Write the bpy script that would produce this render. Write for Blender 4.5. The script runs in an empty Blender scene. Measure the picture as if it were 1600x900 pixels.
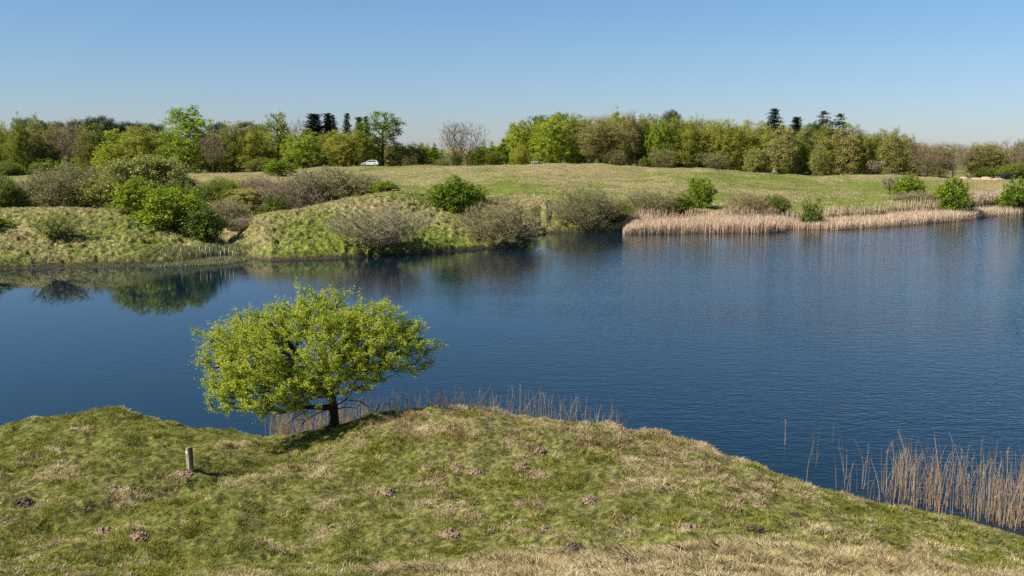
import bpy, math
import numpy as np
from mathutils import Vector

# ------------------------------------------------------------------ camera, sky, sun, exposure
scene = bpy.context.scene
H = 9.0                                   # eye height above the lake
FPX = 1556.0                              # focal length in photo pixels (1600 wide)
PITCH = math.radians(7.98)
cam_d = bpy.data.cameras.new("Camera"); cam = bpy.data.objects.new("Camera", cam_d)
scene.collection.objects.link(cam); scene.camera = cam
cam_d.sensor_width = 36.0; cam_d.lens = 36.0 * FPX / 1600.0
cam_d.clip_start = 0.1; cam_d.clip_end = 30000
cam.location = (0, 0, H); cam.rotation_euler = (math.pi / 2 - PITCH, 0, 0)

SUN_EL = math.radians(44)
sun_h = np.array([-0.93, -0.37]); sun_h /= np.linalg.norm(sun_h)
SUN_DIR = Vector((sun_h[0] * math.cos(SUN_EL), sun_h[1] * math.cos(SUN_EL), math.sin(SUN_EL)))
w = bpy.data.worlds.new("World"); scene.world = w; w.use_nodes = True
nt = w.node_tree; bg = nt.nodes["Background"]
sky = nt.nodes.new("ShaderNodeTexSky"); sky.sky_type = 'NISHITA'; sky.sun_disc = False
sky.sun_elevation = SUN_EL; sky.sun_rotation = math.atan2(SUN_DIR.x, SUN_DIR.y)
sky.altitude = 0; sky.air_density = 1.1; sky.dust_density = 0.15; sky.ozone_density = 1.6
tint = nt.nodes.new("ShaderNodeVectorMath"); tint.operation = 'MULTIPLY'; nt.links.new(sky.outputs[0], tint.inputs[0])
gco = nt.nodes.new("ShaderNodeTexCoord"); gsp = nt.nodes.new("ShaderNodeSeparateXYZ"); gr = nt.nodes.new("ShaderNodeValToRGB")   # air colour by elevation
nt.links.new(gco.outputs["Generated"], gsp.inputs[0]); nt.links.new(gsp.outputs[2], gr.inputs[0]); nt.links.new(gr.outputs[0], tint.inputs[1])
gr.color_ramp.elements[0].position = 0.0; gr.color_ramp.elements[0].color = (0.70, 0.85, 1.32, 1)
gr.color_ramp.elements[1].position = 0.30; gr.color_ramp.elements[1].color = (0.66, 1.03, 1.17, 1); nt.links.new(tint.outputs[0], bg.inputs[0]); bg.inputs[1].default_value = 0.055
sd = bpy.data.lights.new("Sun", 'SUN'); sd.energy = 5.0; sd.angle = math.radians(0.55); sd.color = (1, 0.93, 0.80)
so = bpy.data.objects.new("Sun", sd); scene.collection.objects.link(so)
so.rotation_euler = SUN_DIR.to_track_quat('Z', 'Y').to_euler(); so.location = (-30, -10, 60)
scene.view_settings.view_transform = 'Standard'; scene.view_settings.look = 'None'
scene.view_settings.gamma = 1; scene.view_settings.use_curve_mapping = False
scene.view_settings.exposure = 0.74
scene.cycles.max_bounces = 8; scene.cycles.transparent_max_bounces = 8
scene.cycles.use_denoising = False
C = scene.collection

# ------------------------------------------------------------------ small helpers
def rng_(s): return np.random.default_rng(s)
CT, ST = math.cos(PITCH), math.sin(PITCH)
def unproj(px, py, Y):
    "a photo pixel at depth Y metres -> tangent x/Y and height z"
    u = (np.asarray(px, float) - 800) / FPX; v = (450 - np.asarray(py, float)) / FPX
    den = CT + v * ST
    return u / den, H + Y * (-ST + v * CT) / den
def depth_at(py, z=0.0):
    v = (450 - np.asarray(py, float)) / FPX
    return (z - H) * (CT + v * ST) / (-ST + v * CT)

def _hash(ix, iy, s):
    h = (ix.astype(np.int64) * 374761393 + iy.astype(np.int64) * 668265263 + s * 974634777) & 0xFFFFFFFF
    h = ((h ^ (h >> 13)) * 1274126177) & 0xFFFFFFFF
    h = (h ^ (h >> 16)) & 0xFFFFFFFF
    return h / 4294967295.0
def vnoise(x, y, s=0):
    ix = np.floor(x); iy = np.floor(y); fx = x - ix; fy = y - iy
    fx = fx * fx * (3 - 2 * fx); fy = fy * fy * (3 - 2 * fy)
    a = _hash(ix, iy, s); b = _hash(ix + 1, iy, s); c = _hash(ix, iy + 1, s); d = _hash(ix + 1, iy + 1, s)
    return (a + (b - a) * fx) * (1 - fy) + (c + (d - c) * fx) * fy
def fbm(x, y, s=0, o=3, g=0.5):
    t = 0; a = 1; n = 0
    for i in range(o):
        t = t + a * vnoise(x * 2 ** i + 17.3 * i, y * 2 ** i - 9.1 * i, s + i); n += a; a *= g
    return t / n
def sstep(a, b, x):
    t = np.clip((x - a) / (b - a), 0, 1); return t * t * (3 - 2 * t)

def mesh_np(name, V, F, mat=None, attrs=None, smooth=False):
    "F: (n,k) int array or list of such arrays"
    me = bpy.data.meshes.new(name)
    Fs = F if isinstance(F, list) else [F]
    Fs = [f for f in Fs if len(f)]
    V = np.asarray(V, np.float32)
    me.vertices.add(len(V)); me.vertices.foreach_set("co", V.ravel())
    nl = sum(f.size for f in Fs); nf = sum(len(f) for f in Fs)
    me.loops.add(nl); me.loops.foreach_set("vertex_index", np.concatenate([f.ravel() for f in Fs]).astype(np.int32))
    me.polygons.add(nf)
    tot = np.concatenate([np.full(len(f), f.shape[1]) for f in Fs]).astype(np.int32)
    me.polygons.foreach_set("loop_start", np.concatenate([[0], np.cumsum(tot)[:-1]]).astype(np.int32))
    if smooth: me.polygons.foreach_set("use_smooth", np.ones(nf, bool))
    me.update(calc_edges=True)
    for k, v in (attrs or {}).items():
        at = me.attributes.new(k, 'FLOAT', 'POINT'); at.data.foreach_set("value", np.asarray(v, np.float32))
    if mat: me.materials.append(mat)
    return me
def link(name, me, parent=None, **props):
    o = bpy.data.objects.new(name, me); C.objects.link(o)
    if parent: o.parent = parent
    for k, v in props.items(): o[k] = v
    return o
def thing(name, label, cat, loc=(0, 0, 0), rz=0, group=None):
    o = bpy.data.objects.new(name, None); C.objects.link(o); o.empty_display_size = 0.2
    o.location = loc; o.rotation_euler = (0, 0, rz); o['label'] = label; o['category'] = cat
    if group: o['group'] = group
    return o

# ------------------------------------------------------------------ materials
def newmat(name):
    m = bpy.data.materials.new(name); m.use_nodes = True; t = m.node_tree
    for n in list(t.nodes): t.nodes.remove(n)
    out = t.nodes.new("ShaderNodeOutputMaterial"); return m, t, out
def N(t, typ, **kw):
    n = t.nodes.new(typ)
    for k, v in kw.items(): setattr(n, k, v)
    return n
def ramp(t, stops, fac):
    r = N(t, "ShaderNodeValToRGB"); e = r.color_ramp.elements
    while len(e) < len(stops): e.new(0.5)
    for i, (p, c) in enumerate(stops): e[i].position = p; e[i].color = (*c, 1)
    t.links.new(fac, r.inputs[0]); return r.outputs[0]
def leaf_mat(name, a, b, trans=0.35, rough=0.6, objvar=0.25):
    "a..b colours over the per-leaf attribute, some light passing through"
    m, t, out = newmat(name); L = t.links.new
    at = N(t, "ShaderNodeAttribute", attribute_name="rnd")
    oi = N(t, "ShaderNodeObjectInfo")
    col = ramp(t, [(0, a), (1, b)], at.outputs["Fac"])
    hsv = N(t, "ShaderNodeHueSaturation")
    mr = N(t, "ShaderNodeMapRange"); mr.inputs[3].default_value = 1 - objvar; mr.inputs[4].default_value = 1 + objvar
    L(oi.outputs["Random"], mr.inputs[0]); L(mr.outputs[0], hsv.inputs["Value"]); L(col, hsv.inputs["Color"])
    mh = N(t, "ShaderNodeMath", operation='MULTIPLY_ADD'); L(oi.outputs["Random"], mh.inputs[0]); mh.inputs[1].default_value = -0.03; mh.inputs[2].default_value = 0.515
    L(mh.outputs[0], hsv.inputs["Hue"])
    p = N(t, "ShaderNodeBsdfPrincipled"); p.inputs["Roughness"].default_value = rough; p.inputs["Specular IOR Level"].default_value = 0.25
    tr = N(t, "ShaderNodeBsdfTranslucent"); mx = N(t, "ShaderNodeMixShader"); mx.inputs[0].default_value = trans
    L(hsv.outputs[0], p.inputs["Base Color"]); L(hsv.outputs[0], tr.inputs[0]); L(p.outputs[0], mx.inputs[1]); L(tr.outputs[0], mx.inputs[2]); L(mx.outputs[0], out.inputs[0])
    return m
def noise_mat(name, stops, scale=5, rough=0.85, bump=0.0, detail=4, stretch=None, spec=0.3):
    m, t, out = newmat(name); L = t.links.new
    tc = N(t, "ShaderNodeTexCoord"); nz = N(t, "ShaderNodeTexNoise"); nz.inputs["Scale"].default_value = scale; nz.inputs["Detail"].default_value = detail
    if stretch:
        mp = N(t, "ShaderNodeMapping"); mp.inputs["Scale"].default_value = stretch; L(tc.outputs["Object"], mp.inputs[0]); L(mp.outputs[0], nz.inputs[0])
    else: L(tc.outputs["Object"], nz.inputs[0])
    col = ramp(t, stops, nz.outputs[0])
    p = N(t, "ShaderNodeBsdfPrincipled"); p.inputs["Roughness"].default_value = rough; p.inputs["Specular IOR Level"].default_value = spec
    L(col, p.inputs["Base Color"])
    if bump:
        b = N(t, "ShaderNodeBump"); b.inputs["Distance"].default_value = bump; L(nz.outputs[0], b.inputs["Height"]); L(b.outputs[0], p.inputs["Normal"])
    L(p.outputs[0], out.inputs[0]); return m
def plain_mat(name, c, rough=0.5, metal=0, spec=0.5):
    return noise_mat(name, [(0.2, tuple(x * 0.9 for x in c)), (0.8, tuple(min(1, x * 1.06) for x in c))], 9, rough, spec=spec)

M = {}
M['bark'] = noise_mat("bark", [(0.3, (0.035, 0.027, 0.02)), (0.7, (0.11, 0.09, 0.07))], 9, 0.9, 0.02, stretch=(1, 1, 0.25))
M['bark_dark'] = noise_mat("bark dark", [(0.3, (0.018, 0.014, 0.011)), (0.7, (0.06, 0.048, 0.036))], 14, 0.9, 0.02, stretch=(1, 1, 0.25))
M['bark_pale'] = noise_mat("bark pale", [(0.3, (0.16, 0.13, 0.10)), (0.7, (0.30, 0.26, 0.21))], 6, 0.9, 0.0)
M['twig_brown'] = leaf_mat("brown twigs", (0.23, 0.18, 0.09), (0.38, 0.3, 0.17), 0.1, 0.9, 0.12)
M['twig_grey'] = leaf_mat("grey twigs", (0.25, 0.205, 0.115), (0.43, 0.36, 0.22), 0.1, 0.9, 0.08)
M['twig_pink'] = leaf_mat("reddish twigs", (0.24, 0.18, 0.115), (0.41, 0.32, 0.22), 0.1, 0.9, 0.1)
M['lime'] = leaf_mat("fresh beech leaves", (0.2, 0.28, 0.018), (0.46, 0.52, 0.05), 0.45, 0.6, 0.12)
M['bright'] = leaf_mat("bright hawthorn leaves", (0.12, 0.2, 0.01), (0.32, 0.4, 0.022), 0.4, 0.6, 0.12)
M['mid'] = leaf_mat("mid green leaves", (0.1, 0.155, 0.014), (0.26, 0.31, 0.035), 0.35, 0.65, 0.15)
M['olive'] = leaf_mat("budding olive leaves", (0.2, 0.22, 0.025), (0.44, 0.45, 0.06), 0.35, 0.7, 0.18)
M['tan'] = leaf_mat("tan buds", (0.22, 0.215, 0.05), (0.44, 0.42, 0.11), 0.25, 0.8, 0.15)
M['brown'] = leaf_mat("brown buds", (0.21, 0.185, 0.055), (0.41, 0.35, 0.12), 0.3, 0.8, 0.18)
M['conifer'] = leaf_mat("dark needles", (0.02, 0.036, 0.024), (0.07, 0.10, 0.055), 0.2, 0.7, 0.2)
M['pine'] = leaf_mat("pine needles", (0.03, 0.045, 0.018), (0.10, 0.12, 0.045), 0.2, 0.7, 0.2)
M['hero_leaf'] = leaf_mat("hawthorn leaves", (0.25, 0.32, 0.018), (0.64, 0.63, 0.08), 0.42, 0.5, 0.0)
M['reed'] = leaf_mat("dry reed", (0.26, 0.17, 0.1), (0.6, 0.43, 0.27), 0.2, 0.75, 0.15)
M['reed_far'] = leaf_mat("dry reed bed", (0.46, 0.35, 0.23), (0.88, 0.73, 0.52), 0.25, 0.8, 0.0)
M['reed_head'] = leaf_mat("dry reed plume", (0.28, 0.19, 0.13), (0.48, 0.35, 0.25), 0.2, 0.8, 0.15)
M['rush'] = leaf_mat("marsh rush", (0.14, 0.16, 0.06), (0.36, 0.33, 0.18), 0.25, 0.7, 0.0)

def ground_mat():
    m, t, out = newmat("meadow turf"); L = t.links.new
    geo = N(t, "ShaderNodeNewGeometry")
    st = N(t, "ShaderNodeAttribute", attribute_name="straw"); so_ = N(t, "ShaderNodeAttribute", attribute_name="soil"); sc_ = N(t, "ShaderNodeAttribute", attribute_name="fine")
    def nz(scale, det, rough=0.6):
        n = N(t, "ShaderNodeTexNoise"); n.inputs["Scale"].default_value = scale; n.inputs["Detail"].default_value = det; n.inputs["Roughness"].default_value = rough
        L(geo.outputs["Position"], n.inputs[0]); return n.outputs[0]
    n1 = nz(7.0, 4, 0.65); n2 = nz(2.8, 5, 0.75); n3 = nz(0.5, 3)
    def math_(op, a, b, c=None):
        n = N(t, "ShaderNodeMath", operation=op)
        for i, v in enumerate((a, b) if c is None else (a, b, c)):
            if hasattr(v, 'default_value') or hasattr(v, 'links'): L(v, n.inputs[i])
            else: n.inputs[i].default_value = v
        return n.outputs[0]
    # near banks use the fine noise, far banks the coarse one
    mixn = N(t, "ShaderNodeMix"); L(sc_.outputs["Fac"], mixn.inputs[0]); L(n2, mixn.inputs[2]); L(n1, mixn.inputs[3])
    nn = mixn.outputs[0]
    green = ramp(t, [(0.32, (0.035, 0.050, 0.010)), (0.5, (0.13, 0.155, 0.026)), (0.66, (0.27, 0.28, 0.06))], nn)
    straw = ramp(t, [(0.32, (0.09, 0.075, 0.032)), (0.5, (0.23, 0.19, 0.085)), (0.68, (0.42, 0.345, 0.18))], nn)
    f = math_('MULTIPLY_ADD', nn, 2.2, -1.1); f = math_('ADD', f, st.outputs["Fac"])
    fr = N(t, "ShaderNodeMapRange"); fr.inputs[1].default_value = 0.2; fr.inputs[2].default_value = 0.85; L(f, fr.inputs[0])
    mx = N(t, "ShaderNodeMix", data_type='RGBA'); L(fr.outputs[0], mx.inputs[0]); L(green, mx.inputs[6]); L(straw, mx.inputs[7])
    soil = ramp(t, [(0.3, (0.02, 0.015, 0.010)), (0.7, (0.10, 0.07, 0.045))], n1)
    mx2 = N(t, "ShaderNodeMix", data_type='RGBA'); L(so_.outputs["Fac"], mx2.inputs[0]); L(mx.outputs[2], mx2.inputs[6]); L(soil, mx2.inputs[7])
    thm = N(t, "ShaderNodeMix", data_type='RGBA'); thf = math_('MULTIPLY', sc_.outputs["Fac"], 0.72); L(thf, thm.inputs[0]); L(mx2.outputs[2], thm.inputs[6])
    tha = ramp(t, [(0.38, (0.035, 0.036, 0.010)), (0.62, (0.16, 0.145, 0.045))], n1); L(tha, thm.inputs[7]); mx2 = thm
    hs = N(t, "ShaderNodeHueSaturation"); mv = math_('MULTIPLY_ADD', n3, 0.7, 0.65); L(mv, hs.inputs["Value"]); L(mx2.outputs[2], hs.inputs["Color"])
    p = N(t, "ShaderNodeBsdfPrincipled"); p.inputs["Roughness"].default_value = 0.95; p.inputs["Specular IOR Level"].default_value = 0.1
    L(hs.outputs[0], p.inputs["Base Color"])
    b = N(t, "ShaderNodeBump"); b.inputs["Strength"].default_value = 0.8
    bd = N(t, "ShaderNodeMapRange"); bd.inputs[3].default_value = 0.22; bd.inputs[4].default_value = 0.06; L(sc_.outputs["Fac"], bd.inputs[0]); L(bd.outputs[0], b.inputs["Distance"])
    L(nn, b.inputs["Height"]); L(b.outputs[0], p.inputs["Normal"]); L(p.outputs[0], out.inputs[0]); return m
M['ground'] = ground_mat()

def water_mat():
    m, t, out = newmat("lake water"); L = t.links.new
    geo = N(t, "ShaderNodeNewGeometry")
    def tex(scale, sx, sy, rot, det, seed):
        mp = N(t, "ShaderNodeMapping"); mp.inputs["Rotation"].default_value = (0, 0, rot); mp.inputs["Scale"].default_value = (sx, sy, 1); mp.inputs["Location"].default_value = (seed, seed * 2, 0)
        n = N(t, "ShaderNodeTexNoise"); n.inputs["Scale"].default_value = scale; n.inputs["Detail"].default_value = det; n.inputs["Roughness"].default_value = 0.5
        L(geo.outputs["Position"], mp.inputs[0]); L(mp.outputs[0], n.inputs[0]); return n.outputs[0]
    a = tex(5.0, 0.6, 1.2, 0.35, 2, 3); b_ = tex(1.7, 0.55, 1.15, 0.1, 2, 9)
    patch = tex(0.045, 0.6, 1.6, 0.15, 3, 21)
    sep = N(t, "ShaderNodeSeparateXYZ"); L(geo.outputs["Position"], sep.inputs[0])
    def mth(op, x, y):
        n = N(t, "ShaderNodeMath", operation=op)
        for i, v in enumerate((x, y)):
            if isinstance(v, (int, float)): n.inputs[i].default_value = v
            else: L(v, n.inputs[i])
        return n.outputs[0]
    # sheltered (calm) towards the left bank, breezy on the open right
    lee = mth('ADD', mth('MULTIPLY', sep.outputs[0], 0.016), mth('MULTIPLY', mth('SUBTRACT', patch, 0.5), 1.1))
    lee = mth('SUBTRACT', lee, mth('MULTIPLY', sep.outputs[1], 0.0032))
    mr = N(t, "ShaderNodeMapRange"); mr.interpolation_type = 'SMOOTHSTEP'; mr.inputs[1].default_value = -0.62; mr.inputs[2].default_value = 0.5; mr.inputs[3].default_value = 0.015; mr.inputs[4].default_value = 1.0
    L(lee, mr.inputs[0])
    h = mth('ADD', mth('MULTIPLY', a, 0.55), mth('MULTIPLY', b_, 0.6))
    bp = N(t, "ShaderNodeBump"); bp.inputs["Distance"].default_value = 0.05; L(mr.outputs[0], bp.inputs["Strength"]); L(h, bp.inputs["Height"])
    p = N(t, "ShaderNodeBsdfPrincipled"); p.inputs["Base Color"].default_value = (0.0025, 0.010, 0.022, 1); p.inputs["Roughness"].default_value = 0.02; p.inputs["IOR"].default_value = 1.33
    L(bp.outputs[0], p.inputs["Normal"]); L(p.outputs[0], out.inputs[0]); return m
M['water'] = water_mat()

# ------------------------------------------------------------------ terrain
def curve(pts):
    "pts (px, py, Y): returns t-sorted arrays t, Y, z"
    a = np.array(pts, float); t, z = unproj(a[:, 0], a[:, 1], a[:, 2]); o = np.argsort(t)
    return t[o], a[o, 2], z[o]
def smooth_interp(tq, t, v):
    y = np.interp(tq, t, v); return y
def row_yz(T, pts):
    t, Y, z = curve(pts); return np.interp(T, t, Y), np.interp(T, t, z)
def row_d(T, pts):
    "pts (px, Y, z)"
    a = np.array(pts, float); t = (a[:, 0] - 800) / FPX
    return np.interp(T, t, a[:, 1]), np.interp(T, t, a[:, 2])

T = np.concatenate([np.linspace(-3, -0.8, 12)[:-1], np.linspace(-0.8, -0.56, 60)[:-1], np.linspace(-0.56, 0.56, 960), np.linspace(0.56, 0.8, 60)[1:], np.linspace(0.8, 3, 12)[1:]])
def blur(v, k):
    ker = np.hanning(2 * k + 3)[1:-1]; ker /= ker.sum(); p = np.pad(v, k, mode='edge'); return np.convolve(p, ker, 'valid')
rows = []
one = np.ones_like(T)
rows.append((-80 * one, 7.2 * one)); rows.append((-2 * one, 7.3 * one)); rows.append((3 * one, 6.6 * one)); rows.append((9 * one, 4.15 * one))
rows.append(row_yz(T, [(-300, 915, 14.6), (300, 915, 14.6), (600, 905, 14.6), (800, 893, 14.6), (1100, 872, 14.4), (1350, 884, 14.4), (1600, 912, 14.2), (1900, 890, 14.5)]))
rows.append(row_yz(T, [(-300, 830, 18), (0, 838, 18), (200, 850, 18), (450, 868, 17.6), (700, 872, 17.2), (900, 856, 17.4), (1150, 838, 17.6), (1300, 850, 17.4), (1600, 893, 16.6), (1900, 880, 17)]))
rows.append(row_yz(T, [(-300, 760, 21.5), (0, 745, 21.5), (170, 745, 21.5), (300, 745, 21.8), (420, 770, 21), (560, 770, 20.8), (700, 762, 20.8), (900, 765, 20.6), (1050, 775, 20.2), (1200, 806, 19.4), (1300, 828, 18.9), (1450, 854, 18.4), (1600, 880, 18.0), (1900, 868, 18)]))
CREST = [(-300, 700, 26), (-100, 682, 26), (0, 664, 26), (60, 649, 26.2), (120, 641, 26.4), (190, 638, 26.6), (250, 650, 26.8), (310, 669, 27), (370, 675, 27), (420, 681, 27), (450, 679, 26.8), (490, 670, 26.4), (530, 659, 26), (580, 645, 25.7), (640, 636, 25.4), (700, 633, 25.2), (760, 636, 25.2), (830, 646, 25.2), (900, 655, 25), (970, 662, 25), (1040, 671, 24.8), (1100, 688, 24.6), (1160, 706, 24), (1220, 736, 23.2), (1300, 772, 22.2), (1350, 792, 21.7), (1400, 805, 21.3), (1500, 824, 20.8), (1600, 843, 20.3), (1900, 880, 19.5)]
CREST = [(a, b + float(np.interp(a, [0, 900, 1100, 1250, 1400, 1500, 1600, 1900], [6, 6, 9, 13, 15, 21, 27, 27])), c) for a, b, c in CREST]   # the turf stands a little above the soil
cy, cz = row_yz(T, CREST); cy = blur(cy, 8); cz = blur(cz, 8)
rows.append((cy, cz)); rows.append((cy + 1.3, cz - 0.42 * np.clip(cz, 0.6, 2) + 0.05)); rows.append((cy + 3.6, -0.28 + 0 * cz)); rows.append((cy + 9, -1.3 * one))
rows.append((55 * one, -1.6 * one))
SH = [(-500, 428), (0, 420), (100, 416), (200, 414), (300, 409), (350, 402), (385, 402), (420, 407), (520, 404), (640, 397), (760, 388.5), (800, 386), (820, 384.5), (846, 364), (900, 362.5), (970, 361), (985, 357), (1100, 354), (1220, 353), (1300, 350), (1400, 343), (1480, 340), (1540, 333), (1600, 326), (1900, 315)]
sa = np.array(SH, float); sY = depth_at(sa[:, 1]); st_ = (sa[:, 0] - 800) / FPX
shY = blur(np.interp(T, st_, sY), 3)
rows.append((shY - 5, -1.0 * one)); rows.append((shY - 0.25, -0.12 * one)); rows.append((shY + 0.35, 0.30 * one))
# shoulder, crest of the front mounds, hollow behind, back field, hill top, woodland floor
rows.append(row_yz(T, [(-500, 372, 82), (0, 372, 82), (200, 370, 82.5), (290, 385, 84), (350, 396, 83), (385, 390, 84), (420, 372, 84.5), (500, 366, 87), (600, 353, 91), (690, 344, 97), (725, 350, 97), (750, 364, 96.5), (775, 380, 95.5), (835, 381, 95), (862, 345, 113), (900, 345, 113), (970, 347, 112), (1100, 345, 113.5), (1300, 341, 117), (1400, 334, 122), (1500, 327, 128), (1600, 317, 140), (1900, 306, 160)]))
rows.append(row_yz(T, [(-500, 333, 91), (0, 332, 91), (90, 331, 91), (150, 333, 91), (200, 334, 91.5), (245, 350, 90), (300, 374, 88.5), (355, 388, 89), (378, 368, 90), (400, 343, 91), (430, 337, 92), (470, 333, 93.5), (520, 321, 97), (570, 309, 101), (600, 304, 104), (640, 303, 106), (670, 311, 108), (700, 322, 113), (760, 328, 113), (835, 322, 116), (862, 314, 124), (900, 312, 125), (970, 322, 124), (1100, 322, 126), (1200, 326, 124), (1300, 324, 126), (1400, 318, 132), (1500, 312, 140), (1600, 305, 152), (1900, 298, 175)]))
rows.append(row_d(T, [(-500, 112, 1.3), (0, 112, 1.3), (250, 110, 1.2), (400, 108, 1.2), (520, 115, 1.6), (600, 124, 2.6), (660, 124, 2.6), (760, 130, 2.7), (850, 140, 3.0), (900, 142, 3.1), (1000, 145, 2.5), (1100, 148, 2.5), (1200, 145, 1.9), (1400, 150, 1.5), (1600, 165, 1.2), (1900, 190, 1.2)]))
rows.append(row_yz(T, [(-500, 300, 170), (0, 300, 170), (250, 296, 170), (350, 290, 170), (450, 284, 170), (560, 280, 175), (660, 281, 175), (760, 280, 175), (850, 279, 175), (950, 281, 175), (1000, 284, 175), (1050, 276, 178), (1100, 277, 178), (1150, 288, 178), (1250, 294, 178), (1350, 292, 178), (1400, 290, 185), (1500, 289, 190), (1600, 290, 195), (1900, 290, 210)]))
HILL = [(-500, 279, 240), (0, 278, 240), (150, 277, 240), (250, 274, 240), (330, 271, 240), (400, 268.5, 240), (450, 266.5, 240), (500, 263.5, 240), (560, 262, 240), (640, 261, 240), (700, 261, 240), (800, 259.5, 238), (850, 257.5, 236), (900, 258, 235), (960, 259.5, 234), (1040, 263, 232), (1100, 263.5, 232), (1140, 268, 232), (1200, 272.5, 232), (1250, 276, 232), (1300, 277, 232), (1400, 276, 232), (1450, 278, 234), (1500, 281, 236), (1600, 281, 240), (1900, 281, 250)]
hy, hz = row_yz(T, HILL); hz = blur(hz, 10)
rows.append((hy, hz)); rows.append((hy + 14, hz - 0.35)); rows.append((hy + 70, hz * 0.6 + 0.6)); rows.append((900 * one, 3 * one)); rows.append((9000 * one, 3 * one))
RY = np.array([r[0] for r in rows]); RZ = np.array([r[1] for r in rows])      # (K, ncol)
for k in range(len(RZ)):
    RZ[k] = blur(RZ[k], 3)
for k in range(1, len(RY)): RY[k] = np.maximum(RY[k], RY[k - 1] + 0.3)
def pchip_cols(Yq):
    "Yq (R,) shared depth samples -> Z (R, ncol), monotone cubic per column"
    K, n = RY.shape; h = np.diff(RY, axis=0); d = np.diff(RZ, axis=0) / h
    m = np.zeros((K, n)); w1 = 2 * h[1:] + h[:-1]; w2 = h[1:] + 2 * h[:-1]
    same = (d[1:] * d[:-1]) > 0
    with np.errstate(divide='ignore', invalid='ignore'):
        hm = (w1 + w2) / (w1 / d[:-1] + w2 / d[1:])
    m[1:-1] = np.where(same, hm, 0); m[0] = d[0]; m[-1] = d[-1]
    Z = np.empty((len(Yq), n)); ci = np.arange(n)
    for i, y in enumerate(Yq):
        k = np.clip((RY <= y).sum(0) - 1, 0, K - 2)
        hh = h[k, ci]; s = np.clip((y - RY[k, ci]) / hh, 0, 1)
        z0 = RZ[k, ci]; z1 = RZ[k + 1, ci]; m0 = m[k, ci]; m1 = m[k + 1, ci]
        Z[i] = (2 * s**3 - 3 * s**2 + 1) * z0 + (s**3 - 2 * s**2 + s) * hh * m0 + (-2 * s**3 + 3 * s**2) * z1 + (s**3 - s**2) * hh * m1
    return Z
YG = np.concatenate([np.linspace(-80, 12, 24)[:-1], np.arange(12, 30.5, 0.05), np.arange(31, 68, 2.0), np.arange(68, 72, 0.5), np.arange(72, 126, 0.16), np.arange(126, 190, 0.4), np.arange(190, 262, 0.55), np.geomspace(264, 9000, 60)])
ZB = pchip_cols(YG)
SY = np.maximum(YG, 12.0)
XG = T[None, :] * SY[:, None]; YY = np.repeat(YG[:, None], len(T), 1)
near = (1 - sstep(34, 50, YY)); far = sstep(60, 70, YY)
above = sstep(-0.1, 0.35, ZB)
# lumps of the turf
n_near = (fbm(XG / 1.1, YY / 1.1, 3, 3) - 0.5) * 0.24 + (fbm(XG / 0.42, YY / 0.42, 8, 3, 0.6) - 0.5) * 0.24
tus = np.abs(fbm(XG / 0.85, YY / 0.85, 31, 3, 0.6) - 0.5) * 2
tuss = (0.5 - tus) * 0.6 + (fbm(XG / 0.5, YY / 0.5, 37, 2) - 0.5) * 0.35
front = 1 - sstep(118, 150, YY)
fade_rt = 0.45 + 0.55 * (1 - sstep(0.02, 0.12, T))[None, :]
n_far = tuss * (0.22 + 0.85 * front * fade_rt) + ((fbm(XG / 11, YY / 11, 51, 4) - 0.5) * 1.5 + (fbm(XG / 4.5, YY / 4.5, 55, 3) - 0.5) * 0.75) * sstep(85, 135, YY)
n_near_w = near * sstep(9, 13, YY)
DZ = (n_near * n_near_w + n_far * far * (1 - sstep(300, 500, YY))) * (0.12 + 0.88 * above)
gl = np.interp(YY, [14, 17, 20, 22.5, 24.5, 27], [-12.5, -10.5, -8.0, -6.6, -5.9, -5.6])   # the hollow between the two near mounds
ZG = ZB + DZ - 0.26 * np.exp(-((XG - gl) / 0.9) ** 2) * sstep(13, 16, YY) * (1 - sstep(23.5, 26, YY)) + 0.16 * np.exp(-((XG - gl - 2.2) / 1.2) ** 2) * sstep(15, 18, YY) * (1 - sstep(23.5, 26, YY))
# keep the lake bed under and the land above the water level
ZG = np.where((ZB > 0.25) & (ZG < 0.12), 0.12, ZG)

# broad regions of straw and green
fb = lambda s, sc, o=3: fbm(XG / sc, YY / sc, s, o)
pxg = 800 + T * FPX
PX = np.repeat(pxg[None, :], len(YG), 0)
straw_near = 0.34 + (fb(61, 1.5, 4) - 0.5) * 0.9 + 0.22 * sstep(560, 760, PX) * (1 - sstep(1080, 1300, PX)) * sstep(19.5, 22.5, YY) - 0.12 * sstep(1150, 1350, PX) + 0.75 * (1 - sstep(15.6, 17.0, YY + (fb(66, 2.5) - 0.5) * 2.6)) * sstep(560, 800, PX) - 0.2 * (1 - sstep(300, 480, PX))
straw_far = 0.33 + 0.07 * front + 0.10 * (1 - front) + (fb(71, 8, 4) - 0.5) * 1.9 + 0.34 * sstep(120, 190, YY) * (1 - sstep(950, 1150, PX)) + 0.0 * YY - 0.12 * sstep(1100, 1250, PX) * (1 - sstep(190, 225, YY)) + 0.3 * sstep(205, 228, YY) * sstep(1000, 1250, PX)
straw = np.where(YY < 45, straw_near, straw_far)
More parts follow.
